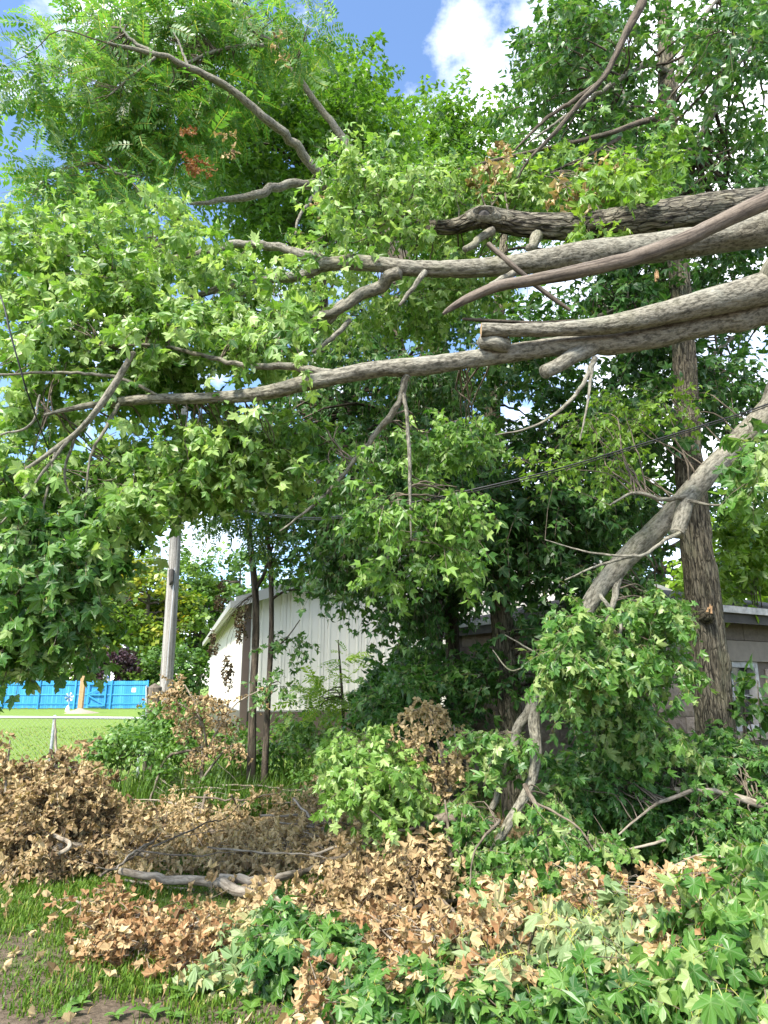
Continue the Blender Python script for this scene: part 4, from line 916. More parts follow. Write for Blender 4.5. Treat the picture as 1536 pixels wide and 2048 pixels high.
# ---- middle tree with the second trunk, dark hanging crown
crown_tree('maple_tree', 'shaded maple with a straight brown trunk left of the garage', P(1022, 1640, 8.8), [(1028, 1640, 8.8, 54), (1018, 1400, 8.8, 46), (1000, 1200, 8.8, 41), (985, 1000, 8.8, 36), (985, 800, 8.9, 30), (1000, 600, 9, 22), (1010, 450, 9, 12)],
           [(1110, 870, 120, 100, 7.2, 10), (1020, 1020, 140, 110, 7.4, 10), (1150, 1010, 130, 80, 7.4, 10), (1230, 850, 110, 130, 7.2, 10), (1060, 700, 130, 90, 7.5, 10.5), (1230, 580, 140, 60, 7.5, 10), (1300, 720, 110, 110, 8, 10.5), (1480, 580, 60, 70, 7.5, 10), (1460, 780, 70, 120, 8, 10.5), (1500, 950, 40, 110, 8, 10), (930, 1110, 110, 80, 7.8, 10), (1080, 1180, 70, 40, 9.2, 10.5), (1180, 1130, 90, 60, 8, 10), (1110, 1290, 60, 40, 8, 8.7), (1160, 1380, 60, 50, 7.8, 8.6), (1270, 1000, 90, 80, 8.2, 10.5)],
           210, 'deep', 'maple_mid', .155, 7, .5, 9, single=300, t0=.5, bark_='trunk', rad=.45, twigs=True, up=.8, hang=.35, jit=.45, down=.12, group='maples by the garage',
           limbs=[[(985, 800, 8.9, 16), (1080, 700, 8.6, 12), (1180, 640, 8.3, 9), (1280, 600, 8, 5)], [(985, 950, 8.8, 14), (1100, 900, 8.4, 10), (1220, 860, 8, 6)], [(1395, 740, 9, 10), (1460, 680, 9, 8), (1536, 640, 9, 6)]])

# ---- vine-draped tree in the middle
crown_tree('vine_tree', 'leaning tree draped with hanging leafy vines behind the long limb', P(905, 1640, 9.6), [(912, 1640, 9.6, 34), (908, 1400, 9.6, 30), (895, 1150, 9.6, 28), (840, 900, 9.5, 30), (800, 700, 9.4, 22), (760, 560, 9.3, 10)],
           [(700, 640, 110, 80, 7.4, 9.6), (870, 730, 120, 90, 7.4, 9.6), (760, 870, 120, 100, 7.6, 9.6), (920, 900, 80, 110, 7.4, 9.4), (650, 960, 100, 90, 7.8, 9.8), (560, 880, 110, 90, 7.8, 10), (800, 1010, 110, 110, 7.8, 9.8), (710, 1090, 110, 60, 8.4, 10), (620, 740, 100, 60, 8, 10), (900, 560, 110, 70, 8, 10), (840, 1170, 70, 50, 8.6, 10), (700, 790, 80, 50, 8.4, 10), (450, 900, 80, 80, 8.4, 10)],
           210, 'deep', 'maple_mid', .14, 6, .5, 10, single=300, t0=.62, bark_='dark', rad=.42, twigs=True, up=.3, hang=.95, jit=.5, down=.55, droop=.5)

# ---- two saplings in front of the beige building
crown_tree('sapling', 'thin brown sapling with a bare straight stem before the beige building corner', P(503, 1520, 10.6), [(502, 1560, 10.6, 19), (506, 1400, 10.6, 15), (512, 1220, 10.6, 14), (500, 1080, 10.6, 12), (488, 1000, 10.6, 8), (480, 900, 10.6, 5)],
           [(430, 960, 100, 60, 9.4, 11), (360, 920, 80, 60, 9.2, 11), (470, 1030, 60, 40, 9.6, 11), (520, 940, 90, 60, 9.4, 11), (480, 1130, 40, 25, 10, 11, 700), (300, 970, 60, 50, 9.4, 10.6)], 28, 'deep', 'pinnate', .34, 4, .4, 6, t0=.6, bark_='dark', rad=.35, twigs=True, hang=.5, down=.2,
           limbs=[[(512, 1180, 10.6, 9), (535, 1130, 10.6, 7), (545, 1090, 10.6, 5)]], group='saplings')
crown_tree('sapling', 'thinner forked sapling with lobed leaves against the beige wall', P(530, 1540, 10.3), [(528, 1570, 10.3, 15), (536, 1400, 10.3, 11), (543, 1250, 10.3, 10), (540, 1120, 10.3, 9), (530, 1020, 10.3, 7), (540, 900, 10.3, 4)],
           [(580, 1200, 50, 30, 9.8, 10.8), (565, 1290, 40, 35, 9.8, 10.6), (600, 1130, 80, 50, 9.8, 11), (560, 1370, 40, 40, 9.8, 10.6), (570, 1040, 90, 50, 9.6, 11), (650, 1130, 70, 35, 9.6, 11), (690, 1150, 60, 30, 9.4, 11)], 28, 'deep', 'maple_mid', .12, 5, .35, 8, single=120, t0=.8, bark_='dark', rad=.22, twigs=True, up=.8, hang=.3, down=.05, group='saplings',
           limbs=[[(541, 1200, 10.3, 6), (580, 1180, 10.3, 4), (650, 1190, 10.2, 2)], [(540, 1300, 10.3, 5), (570, 1280, 10.2, 3), (600, 1240, 10.2, 2)]])
crown_tree('sapling', 'bright lime-green feathery sapling growing in front of the beige wall', P(690, 1500, 12.5), [(690, 1560, 12.5, 8), (686, 1420, 12.5, 6), (680, 1330, 12.5, 4), (676, 1280, 12.5, 2)],
           [(675, 1330, 35, 40, 12, 13), (650, 1390, 50, 40, 12, 13), (700, 1410, 45, 50, 12, 13), (610, 1410, 40, 30, 12, 13)], 16, 'lime', 'pinnate', .42, 2, .3, 5, t0=.6, bark_='dark', rad=.18, hang=.2, up=1.0, down=-.2, single=60, group='saplings')
crown_tree('sapling', 'low understory maple spreading flat shaded leaves before the ivy', P(870, 1500, 9.0), [(870, 1600, 9.0, 14), (865, 1500, 9, 12), (850, 1430, 9, 8), (840, 1390, 8.9, 4)],
           [(850, 1370, 110, 40, 8.2, 9.4), (960, 1350, 80, 40, 8.2, 9.4), (780, 1400, 60, 30, 8.4, 9.2), (880, 1430, 90, 40, 8.4, 9.6)], 30, 'fresh', 'maple_mid', .13, 6, .35, 8, single=200, t0=.35, bark_='dark', rad=.22, twigs=True, up=1.0, hang=.2, down=0, group='saplings')

def withered():
    t = [o for o in bpy.data.objects if o.name.startswith('sapling') and 'corner' in o.get('label', '')][0]
    B = Leaves(t, 'dead', 'brown', 0, rest='withered_foliage')
    C = region([(478, 1235, 12, 42, 10.3, 10.6), (456, 1330, 10, 34, 10.3, 10.6), (440, 1180, 8, 34, 10.4, 10.6), (430, 1280, 8, 26, 10.3, 10.6), (495, 1200, 6, 30, 10.4, 10.5)], 60)
    sprays(B, C, np.tile([0., 0, -1], (len(C), 1)) + rng.normal(0, .2, (len(C), 3)), .14, 6, .07, hang=1.0, t0=.02, tj=.05)
    g = Geo(); connect(g, skel((np.array([P(505, 1190, 10.6), P(490, 1130, 10.6)]), np.array([.02, .02]))), C[::4], .005, .002, .1, 4); part('withered_twigs', g.mesh('withered_twigs', [BK['dark']], True), t, 'stuff')
withered()
# ---- ivy bush, shrubs and weeds behind the brush
def bush(name, label, ells, nc, matk, kind, size, per, L, leaves, rad=.25, single=0, t0=.5, cat='bush', group=None, stems=5, **kw):
    C = region(ells, nc, rad * .6 + L * .5 + size * .4); b = C.mean(0); t = thing(name, label, cat, (b[0], b[1], 0), group)
    g = Geo(); ps = []
    for k in range(stems):
        a = rng.uniform(0, 6.28); q = C[rng.integers(len(C))]; st = np.array([b[0] + (q[0] - b[0]) * .6 + .1 * math.cos(a), b[1] + (q[1] - b[1]) * .6, -.03])
        ps.append(tube(g, [st, (st + q) / 2 + rng.normal(0, .06, 3), q], [.014, .01, .005], 5, 4, wob=.4, seed=k))
    part('stems', g.mesh('stems', [BK['twig']], True), t, 'stuff')
    gb = Geo(); connect(gb, skel(*ps), C, .008, .003, .1, 4); part('branches', gb.mesh('branches', [BK['twig']], True), t, 'stuff')
    B = Leaves(t, kind, matk, single); clumps(B, C, rad, per, L, leaves, size, t0=t0, **kw)
    return t
bush('ivy_bush', 'dense dark ivy-covered bush at the right end of the beige wall', [(800, 1350, 80, 70, 10.6, 12), (850, 1310, 60, 50, 10.8, 12.2), (770, 1400, 50, 50, 10.6, 11.6), (840, 1420, 80, 60, 10.6, 12)], 90, 'vine', 'maple_low', .13, 9, .3, 8, .28, t0=.4, hang=.9, up=.3, down=.4)
WB = 'weedy shrubs along the fence line'
bush('weed_shrub', 'leafy green shrub at the foot of the utility pole', [(320, 1430, 40, 30, 11.4, 12.4), (370, 1440, 50, 40, 11.2, 12.6), (360, 1480, 60, 30, 10.8, 11.8)], 40, 'weed', 'oval', .11, 7, .25, 8, .2, t0=.5, group=WB, cat='shrub')
bush('weed_shrub', 'low green weeds in front of the lawn left of the utility pole', [(250, 1485, 50, 25, 10, 11.2), (210, 1510, 50, 25, 9.6, 10.6), (300, 1500, 50, 25, 9.6, 10.8)], 40, 'weed', 'oval', .085, 7, .2, 8, .16, t0=.4, group=WB, cat='shrub', up=.9, down=-.3)
bush('weed_shrub', 'green weeds against the brown lower wall between the saplings', [(590, 1450, 50, 40, 11.4, 13), (640, 1470, 50, 40, 11, 12.5), (560, 1500, 50, 30, 10.6, 11.6), (470, 1480, 50, 30, 11, 12.4)], 46, 'weed', 'oval', .10, 7, .25, 8, .2, t0=.3, group=WB, cat='shrub')
bush('weed_shrub', 'leafy weeds and vines on the ground before the furrowed trunk', [(1420, 1530, 120, 40, 6.6, 7.6), (1300, 1560, 110, 50, 6.8, 7.8), (1500, 1600, 60, 80, 6, 7), (1180, 1560, 90, 60, 6.8, 7.8), (1380, 1640, 140, 60, 6.4, 7.4)], 120, 'fresh', 'maple_mid', .11, 7, .3, 8, .25, t0=.3, group=WB, cat='shrub', single=200, up=.7, hang=.45)
bush('vine_sprig', 'broad rounded vine leaves climbing beside the garage window', [(1490, 1400, 30, 40, 7.3, 7.6), (1515, 1370, 20, 30, 7.3, 7.6), (1470, 1440, 20, 20, 7.2, 7.5)], 9, 'vine', 'oval', .16, 3, .2, 4, .1, t0=.8, cat='vine', single=60, up=1, hang=.1)
bush('grape_vine', 'yellow-green leaves hanging over the garage roof edge', [(1490, 1130, 50, 60, 9.5, 11), (1440, 1190, 30, 30, 9.6, 10.6), (1500, 1050, 40, 50, 9.5, 11)], 34, 'lime', 'maple_mid', .15, 6, .4, 7, .3, t0=.35, cat='vine', single=100, up=.8)

# ================================================================== the storm-broken tree
# its standing trunk is just out of the frame on the right; the split limbs hang from it
def broken_trunk():
    p = np.array([(6.3, 6.6, -.3), (6.25, 6.5, 2), (6.1, 6.3, 4.2), (5.9, 6.1, 5.6)])
    t = thing('storm_broken_tree', 'thick furrowed trunk whose split limbs hang out over the yard', 'tree', (6.3, 6.6, 0))
    g = Geo(); tube(g, p, [.55, .45, .40, .30], 24, 14, rough=.08, furrow=.9, seed=31); part('trunk', g.mesh('trunk', [BK['furrow']], True), t)
broken_trunk()
JOIN = lambda z: (5.85, 6.1, z)

def limb_thing(name, label, main, subs=(), bark_='limb', sides=28, per=18, rough=.05, furrow=.35, knots=6, join=None, seed=1, cut=None, cat='tree limb', group=None, thick=.9):
    """a broken limb: main stem and sub-branches given as photo traces with their distance"""
    p, r = limb_pts(main); r = r * thick
    if join is not None:
        p = np.vstack([[join], p]); r = np.concatenate([[r[0] * 1.15], r])
    c = p[len(p) // 2]; lo = p[np.argmin(p[:, 2])]
    t = thing(name, label, cat, (lo[0], lo[1], max(lo[2], 0)), group)
    g = Geo(); sk = [tube(g, p, r, sides, per, rough * .6, furrow, seed, .03, capmat=cut, knots=knots)]
    part('stem', g.mesh('stem', [BK[bark_], M_cut], True), t)
    for i, s in enumerate(subs):
        g = Geo(); q, w = limb_pts(s); sk.append(tube(g, q, w, 12 if w[0] > .02 else 7, 8, .06, .1, seed + i + 3, .25, knots=2 if w[0] > .02 else 0)); part('branch', g.mesh('branch', [BK[bark_ if bark_ != 'furrow' else 'limb']], True), t)
    return t, skel(*sk)
def leafy(t, sk, ells, nc, matk, kind, size, per, L, leaves, rad=.25, single=300, name='leaf', rest='foliage', twigs=True, r0=.009, bmat='twig', zmax=None, **kw):
    green = kind in ('maple', 'maple_mid'); size *= .68 if green else (.72 if kind == 'dead' else .8); L *= .85; per = int(round(per * (1.55 if green else 1.3)))
    C = region(ells, nc, rad * .6 + L * .5 + size * .4); C[:, 2] = C[:, 2] if zmax is None else np.minimum(C[:, 2], zmax * rng.random(len(C)) + .04); gb = Geo(); connect(gb, sk, C, r0, .003, .1, 5)
    part('branches', gb.mesh('branches', [BK[bmat]], True), t, 'stuff')
    B = Leaves(t, kind, matk, single, name, rest, lod='maple_bare' if kind == 'maple' and min(e[4] for e in ells) > 4.2 else None); gt = Geo() if twigs else None
    clumps(B, C, rad, per, L, leaves, size, G=gt, tw=.0028, **kw)
    if twigs: part('twigs', gt.mesh('twigs', [BK[bmat]]), t, 'stuff')
    return C

# A: the thick, deeply furrowed upper limb
tA, sA = limb_thing('broken_limb', 'thick deeply furrowed limb with an eye-shaped knot hole, topmost of the hanging limbs',
    [(1640, 385, 5.6, 90), (1536, 408, 5.5, 76), (1400, 424, 5.5, 72), (1280, 440, 5.5, 68), (1180, 452, 5.5, 60), (1060, 450, 5.5, 50), (1000, 440, 5.5, 48), (960, 434, 5.5, 46), (915, 452, 5.55, 34), (870, 455, 5.6, 26), (800, 440, 5.8, 20), (740, 425, 6, 18), (705, 400, 6.2, 10)],
    [[(985, 462, 5.5, 18), (955, 482, 5.4, 14), (930, 500, 5.3, 12)], [(800, 440, 5.8, 14), (760, 400, 5.9, 11), (735, 375, 6, 6)], [(870, 455, 5.6, 14), (780, 445, 5.9, 11), (735, 438, 6.1, 8), (700, 400, 6.2, 5)], [(1075, 470, 5.5, 22), (1065, 490, 5.4, 18), (1055, 498, 5.35, 14)]],
    bark_='furrow', sides=44, per=30, rough=.06, furrow=1.0, knots=5, join=JOIN(5.9), seed=41)
def knot_hole():
    c = P(968, 428, 5.28); g = Geo(); n = 20; V = []; Q = []
    for k in range(n):
        a = k / n * 6.283
        for rr in (.105, .075, .045): V.append(c + np.array([math.cos(a) * rr * 1.5, (-.04 if rr < .1 and rr > .05 else .02), math.sin(a) * rr * .62]))
    for k in range(n):
        for j in range(2): a = k * 3 + j; b = ((k + 1) % n) * 3 + j; Q.append([a, b, b + 1, a + 1])
    g.add(V, Q); part('knot_lip', g.mesh('knot_lip', [BK['limb']], True), tA)
    g = Geo(); tube(g, [c + [0, .03, 0], c + [0, -.005, 0]], [.05, .05], 12, 2); part('knot_hollow', g.mesh('knot_hollow', [M_soffit]), tA)
knot_hole()
leafy(tA, sA, [(790, 345, 110, 35, 5.2, 6.4), (760, 400, 70, 40, 5.2, 6.2), (900, 380, 90, 40, 5.6, 6.6), (720, 330, 50, 30, 5.4, 6), (680, 480, 80, 35, 5.4, 6.4), (860, 490, 90, 35, 5.6, 6.4), (640, 560, 60, 40, 5.8, 6.8), (830, 600, 90, 60, 5.9, 6.9), (1000, 380, 60, 40, 5.8, 6.6), (950, 560, 60, 50, 5.9, 6.8), (720, 610, 60, 50, 5.9, 6.8)], 60, 'pale', 'maple_mid', .125, 7, .35, 9, rad=.26, t0=.7, tj=.3, hang=.7, up=.5, down=.3, jit=.55)

# B: second limb that forks to the left
tB, sB = limb_thing('broken_limb', 'long grey limb forking at its left end, below the furrowed limb',
    [(1640, 430, 5.1, 90), (1536, 455, 5.1, 78), (1420, 478, 5.1, 66), (1280, 500, 5.1, 62), (1150, 512, 5.1, 58), (1040, 528, 5.1, 46), (930, 538, 5.15, 38), (820, 536, 5.2, 34), (720, 526, 5.3, 33), (650, 530, 5.35, 28), (600, 552, 5.4, 22), (520, 560, 5.4, 19), (455, 572, 5.4, 17), (400, 590, 5.4, 13), (330, 612, 5.4, 8), (260, 640, 5.4, 4)],
    [[(655, 526, 5.35, 24), (610, 510, 5.4, 19), (550, 495, 5.5, 17), (480, 490, 5.5, 16), (420, 502, 5.5, 15), (370, 512, 5.5, 12), (300, 520, 5.5, 8), (200, 515, 5.5, 5), (90, 510, 5.5, 3)],
     [(800, 545, 5.2, 26), (760, 570, 5.3, 24), (715, 595, 5.35, 23), (680, 620, 5.4, 18), (640, 632, 5.45, 15), (600, 650, 5.5, 9)],
     [(690, 605, 5.4, 18), (650, 645, 5.5, 15), (610, 668, 5.55, 9)], [(850, 545, 5.15, 14), (830, 570, 5.1, 10), (800, 610, 5.1, 6)], [(700, 640, 5.45, 10), (660, 680, 5.4, 9), (615, 710, 5.4, 6)], [(1040, 540, 5.1, 16), (1000, 560, 5.0, 11), (980, 570, 5, 8)], [(520, 565, 5.4, 8), (490, 590, 5.4, 5), (450, 620, 5.4, 3)]],
    sides=40, per=24, rough=.055, furrow=.5, knots=10, join=JOIN(5.3), seed=51)
leafy(tB, sB, [(440, 540, 70, 30, 5, 5.8), (330, 470, 90, 45, 5, 6), (200, 470, 100, 50, 5, 6), (80, 480, 80, 60, 5, 6), (60, 560, 60, 50, 5, 5.8), (260, 560, 110, 50, 4.8, 5.8), (540, 600, 70, 35, 4.9, 5.6), (400, 610, 70, 30, 4.8, 5.6), (150, 430, 80, 30, 5.2, 6), (520, 640, 60, 30, 4.9, 5.7), (640, 470, 50, 25, 5.2, 5.8)], 66, 'pale', 'maple', .125, 6, .33, 9, rad=.24, t0=.66, tj=.3, hang=.5, up=.6, down=.2, jit=.55)

# C: bare curved branch
limb_thing('bare_branch', 'bare brown curved branch with a splintered tip slung across the grey limbs',
    [(1640, 360, 4.7, 46), (1536, 400, 4.7, 40), (1450, 440, 4.7, 36), (1370, 478, 4.7, 34), (1270, 515, 4.7, 33), (1170, 540, 4.7, 31), (1080, 558, 4.7, 27), (1000, 572, 4.7, 24), (940, 595, 4.7, 20), (900, 618, 4.7, 13), (886, 628, 4.7, 6)],
    [], bark_='dead', sides=24, per=16, rough=.07, furrow=.2, knots=5, join=JOIN(5.1), seed=61, cat='branch')
# D: stub pair
tD, sD = limb_thing('broken_limb', 'smooth olive-grey limb with sawn blunt end, upper of a tight pair',
    [(1640, 535, 4.45, 88), (1536, 574, 4.45, 74), (1440, 600, 4.45, 64), (1330, 626, 4.45, 52), (1230, 648, 4.45, 42), (1130, 657, 4.45, 32), (1040, 660, 4.45, 29), (962, 660, 4.45, 30)],
    [], sides=38, per=20, rough=.045, furrow=.3, knots=5, join=JOIN(4.6), seed=71, cut=1)
# E: the long lower limb
tE, sE = limb_thing('broken_limb', 'longest lower limb reaching far left into hanging pale maple leaves',
    [(1640, 600, 4.6, 80), (1536, 622, 4.6, 66), (1400, 652, 4.6, 52), (1280, 680, 4.6, 50), (1180, 688, 4.6, 46), (1060, 700, 4.6, 40), (950, 718, 4.6, 39), (850, 732, 4.6, 40), (760, 738, 4.6, 37), (680, 752, 4.6, 36), (600, 770, 4.62, 34), (520, 788, 4.65, 30), (440, 795, 4.7, 26), (340, 797, 4.75, 23), (250, 802, 4.8, 20), (155, 815, 4.85, 12), (90, 830, 4.9, 6)],
    [[(1190, 690, 4.6, 36), (1140, 716, 4.55, 30), (1088, 742, 4.5, 28)],
     [(1010, 690, 4.55, 34), (985, 684, 4.5, 30), (955, 684, 4.5, 26)],
     [(660, 748, 4.6, 22), (610, 738, 4.6, 17), (560, 733, 4.6, 15), (500, 732, 4.6, 12), (440, 720, 4.62, 9), (360, 700, 4.65, 8), (300, 690, 4.65, 6), (200, 690, 4.7, 4)],
     [(815, 750, 4.6, 15), (800, 800, 4.7, 14), (770, 845, 4.8, 13), (735, 885, 4.9, 11), (690, 945, 5, 9), (640, 1000, 5, 7), (560, 1062, 5, 3)],
     [(1190, 715, 4.55, 12), (1165, 770, 4.5, 8), (1120, 820, 4.5, 6), (1060, 855, 4.5, 4), (990, 870, 4.5, 2)], [(1185, 720, 4.55, 9), (1178, 790, 4.5, 6), (1160, 880, 4.5, 3)],
     [(240, 805, 4.8, 9), (210, 860, 4.7, 7), (180, 920, 4.7, 5), (170, 1040, 4.7, 3)], [(340, 805, 4.75, 7), (250, 760, 4.7, 7), (140, 745, 4.65, 6), (0, 750, 4.6, 5), (-60, 752, 4.6, 4)], [(805, 760, 4.65, 9), (815, 850, 4.7, 8), (820, 960, 4.75, 7), (822, 1080, 4.8, 3)]],
    sides=38, per=22, rough=.055, furrow=.4, knots=12, join=JOIN(4.3), seed=81)
leafy(tE, sE, [(130, 640, 120, 40, 4.5, 5.5), (350, 650, 130, 40, 4.4, 5.4), (500, 680, 80, 30, 4.7, 5.4), (100, 720, 100, 40, 4.9, 5.5), (310, 740, 150, 40, 4.9, 5.6), (80, 820, 80, 50, 4.6, 5.4), (300, 880, 140, 40, 4.8, 5.5), (480, 870, 100, 40, 4.8, 5.6), (420, 930, 130, 60, 4.6, 5.6), (250, 960, 120, 60, 4.5, 5.5), (560, 900, 60, 60, 4.8, 5.6), (60, 930, 60, 60, 4.4, 5.2), (560, 670, 60, 30, 4.4, 5)], 96, 'pale', 'maple', .128, 6, .32, 9, rad=.22, t0=.62, tj=.3, hang=.6, up=.55, down=.25, jit=.5)
leafy(tE, sE, [(700, 930, 70, 60, 4.8, 5.4), (770, 1000, 50, 60, 4.7, 5.2), (640, 860, 70, 50, 4.9, 5.5), (850, 880, 60, 60, 5, 5.6), (910, 990, 60, 60, 4.9, 5.5), (900, 1090, 50, 50, 4.9, 5.4), (790, 1120, 40, 50, 4.9, 5.4), (940, 850, 50, 50, 5, 5.6), (870, 1020, 50, 20, 4.7, 5.1)], 44, 'pale', 'maple_mid', .115, 5, .28, 8, rad=.2, t0=.4, single=0, hang=.95, up=.35, down=.5, jit=.5)

# H: branch drooping at the left edge
tH, sH = limb_thing('drooping_branch', 'thin branch bending down at the left edge with dark green hanging leaves',
    [(268, 705, 4.5, 12), (250, 735, 4.5, 14), (215, 790, 4.5, 15), (165, 855, 4.5, 12), (100, 905, 4.5, 10), (40, 945, 4.5, 8), (-30, 970, 4.5, 5)],
    [[(200, 812, 4.5, 8), (120, 900, 4.4, 7), (60, 980, 4.35, 5), (0, 1050, 4.3, 4)], [(110, 905, 4.5, 6), (90, 1000, 4.5, 5), (60, 1100, 4.5, 4), (40, 1200, 4.5, 2)], [(150, 870, 4.5, 6), (130, 960, 4.6, 5), (170, 1060, 4.7, 4), (190, 1200, 4.8, 2)], [(80, 790, 4.4, 4), (60, 850, 4.4, 5), (0, 870, 4.4, 4)]],
    sides=14, per=10, rough=.06, furrow=.1, knots=3, seed=91, cat='branch')
leafy(tH, sH, [(60, 1030, 70, 60, 4.3, 5.2), (150, 1110, 70, 60, 4.3, 5.2), (50, 1150, 60, 70, 4.3, 5.3), (130, 1200, 70, 50, 4.5, 5.5), (50, 1240, 60, 50, 4.5, 5.4), (20, 1290, 40, 30, 4.5, 5.2), (180, 1050, 60, 40, 4.5, 5.3), (150, 1260, 40, 25, 4.7, 5.2)], 66, 'fresh', 'maple', .122, 6, .26, 8, rad=.18, t0=.5, hang=.8, up=.5, down=.3, jit=.45)

# F: the big leaning limb with its forks
tF, sF = limb_thing('leaning_limb', 'mossy grey limb leaning diagonally to the ground before the furrowed trunk',
    [(1640, 710, 5.5, 70), (1536, 822, 5.5, 64), (1470, 890, 5.5, 60), (1400, 965, 5.5, 58), (1330, 1040, 5.5, 56), (1250, 1120, 5.5, 54), (1190, 1190, 5.5, 46), (1140, 1290, 5.5, 34), (1090, 1370, 5.5, 30), (1070, 1430, 5.5, 29), (1072, 1500, 5.5, 28), (1060, 1570, 5.5, 25), (1010, 1660, 5.5, 24), (960, 1750, 5.5, 22), (930, 1815, 5.5, 18)],
    [[(1385, 985, 5.45, 34), (1370, 1020, 5.3, 32), (1352, 1065, 5.2, 28)], [(1240, 1150, 5.5, 15), (1225, 1210, 5.4, 11), (1205, 1280, 5.35, 9), (1180, 1330, 5.3, 5)], [(1080, 1395, 5.5, 20), (1040, 1450, 5.6, 20), (1020, 1520, 5.7, 20), (1000, 1570, 5.8, 16), (985, 1620, 5.8, 12)],
     [(1390, 985, 5.4, 12), (1330, 1000, 5.2, 9), (1270, 985, 5.1, 6), (1220, 1010, 5, 3)], [(1370, 1060, 5.2, 10), (1330, 1080, 5.1, 8), (1280, 1110, 5, 6), (1180, 1105, 5, 4), (1090, 1080, 5, 2)], [(1270, 1110, 5.3, 8), (1200, 1130, 5.1, 5), (1130, 1160, 5, 3)], [(1375, 1000, 5.3, 8), (1430, 1010, 5.1, 5), (1470, 1000, 5, 3), (1462, 960, 5, 2)],
     [(1200, 1190, 5.4, 9), (1240, 1250, 5.2, 7), (1220, 1310, 5.1, 5), (1150, 1350, 5.1, 3)], [(1130, 1330, 5.4, 7), (1080, 1310, 5.2, 5), (1010, 1270, 5.1, 2)], [(1060, 1330, 5.3, 4), (1020, 1340, 5.2, 3), (985, 1300, 5.2, 2)]],
    bark_='limb', sides=38, per=22, rough=.06, furrow=.4, knots=8, join=JOIN(4.6), seed=101, thick=.74)
leafy(tF, sF, [(1250, 1160, 60, 40, 5.5, 6.1), (1300, 1210, 70, 60, 5.3, 6.1), (1190, 1260, 70, 50, 5.6, 6.2), (1300, 1310, 70, 70, 5.3, 6.1), (1190, 1370, 60, 60, 5.5, 6.1), (1240, 1420, 90, 60, 5.4, 6.2), (1320, 1450, 70, 50, 5.4, 6.2), (1000, 1470, 40, 40, 5.4, 5.8), (1160, 1260, 40, 40, 5.0, 5.3, 2200), (1140, 1320, 40, 40, 5.0, 5.3, 2200), (1180, 1230, 40, 40, 5.0, 5.3, 1200), (1230, 1300, 50, 50, 5.0, 5.4, 2000)], 76, 'fresh', 'maple', .108, 5, .26, 9, rad=.18, t0=.68, hang=.85, up=.45, down=.4, jit=.5)
leafy(tF, sF, [(1505, 900, 30, 40, 4.6, 5), (1515, 960, 20, 20, 4.5, 4.8)], 7, 'fresh', 'maple', .14, 4, .25, 6, rad=.12, t0=.7, single=0, hang=.7, up=.5)
leafy(tF, sF, [(1260, 830, 60, 40, 5.2, 5.8), (1230, 920, 60, 50, 5.2, 5.8), (1330, 800, 60, 60, 5.4, 6), (1180, 830, 50, 50, 5.3, 5.9), (1100, 930, 50, 40, 5, 5.6)], 22, 'lime', 'maple_mid', .095, 4, .3, 7, rad=.2, t0=.2, single=0, hang=.5, up=.5)

# G: branches torn from the right maple
GB = 'broken branches caught in the right maple'
tG, sG = limb_thing('broken_branch', 'long thin broken branch with a splintered orange end slanting down from high up',
    [(1285, 5, 6.3, 22), (1250, 70, 6.2, 16), (1210, 150, 6.1, 12), (1160, 205, 6, 11), (1110, 265, 5.9, 9), (1050, 330, 5.8, 6), (1020, 400, 5.8, 3)], [[(1200, 165, 6.1, 10), (1150, 200, 6.1, 9), (1090, 240, 6.1, 7), (1030, 300, 6.1, 4)]], bark_='dark', sides=10, per=10, knots=2, seed=111, cat='branch', group=GB)
tG2, sG2 = limb_thing('broken_branch', 'thin broken branch with a snapped yellow end lying level beside the trunk',
    [(1312, 237, 6.6, 13), (1270, 248, 6.4, 12), (1215, 268, 6.2, 10), (1100, 295, 6, 9), (1000, 318, 5.9, 7), (900, 345, 5.8, 5), (850, 370, 5.8, 3)], [[(1240, 275, 6.3, 8), (1180, 310, 6.2, 6), (1100, 345, 6.1, 4)]], bark_='dark', sides=10, per=10, knots=2, seed=112, cat='branch', group=GB)
leafy(tG2, sG2, [(1180, 340, 60, 40, 5.6, 6.3), (1120, 380, 60, 40, 5.6, 6.2), (1240, 370, 70, 40, 5.4, 6), (1190, 420, 60, 40, 5.2, 5.6), (1290, 330, 50, 40, 5.6, 6.2), (1060, 340, 50, 30, 5.8, 6.3)], 26, 'lime', 'maple', .135, 4, .35, 7, rad=.2, t0=.15, single=150, hang=.5, up=.6)
B = Leaves(tG2, 'dead', 'brown', 0, rest='dead_foliage'); clumps(B, region([(1225, 318, 14, 14, 5.6, 5.8), (1005, 305, 14, 12, 5.6, 5.8), (1140, 390, 20, 16, 5.4, 5.6), (1200, 350, 30, 16, 5.5, 5.8), (970, 350, 30, 20, 5.6, 6)], 12), .08, 3, .15, 5, .10, hang=.9, t0=.75)
limb_thing('stick', 'straight broken stick hanging across the second limb', [(976, 487, 4.9, 10), (1030, 535, 4.9, 12), (1090, 585, 5, 11), (1140, 620, 5, 7)], [], bark_='dead', sides=8, per=8, knots=2, seed=113, cat='branch')
limb_thing('stick', 'thin dark twig lying level between the pale limbs', [(926, 638, 4.8, 6), (1000, 643, 4.8, 8), (1080, 645, 4.8, 7), (1150, 640, 4.8, 4)], [], bark_='dark', sides=8, per=8, knots=1, seed=114, cat='branch')

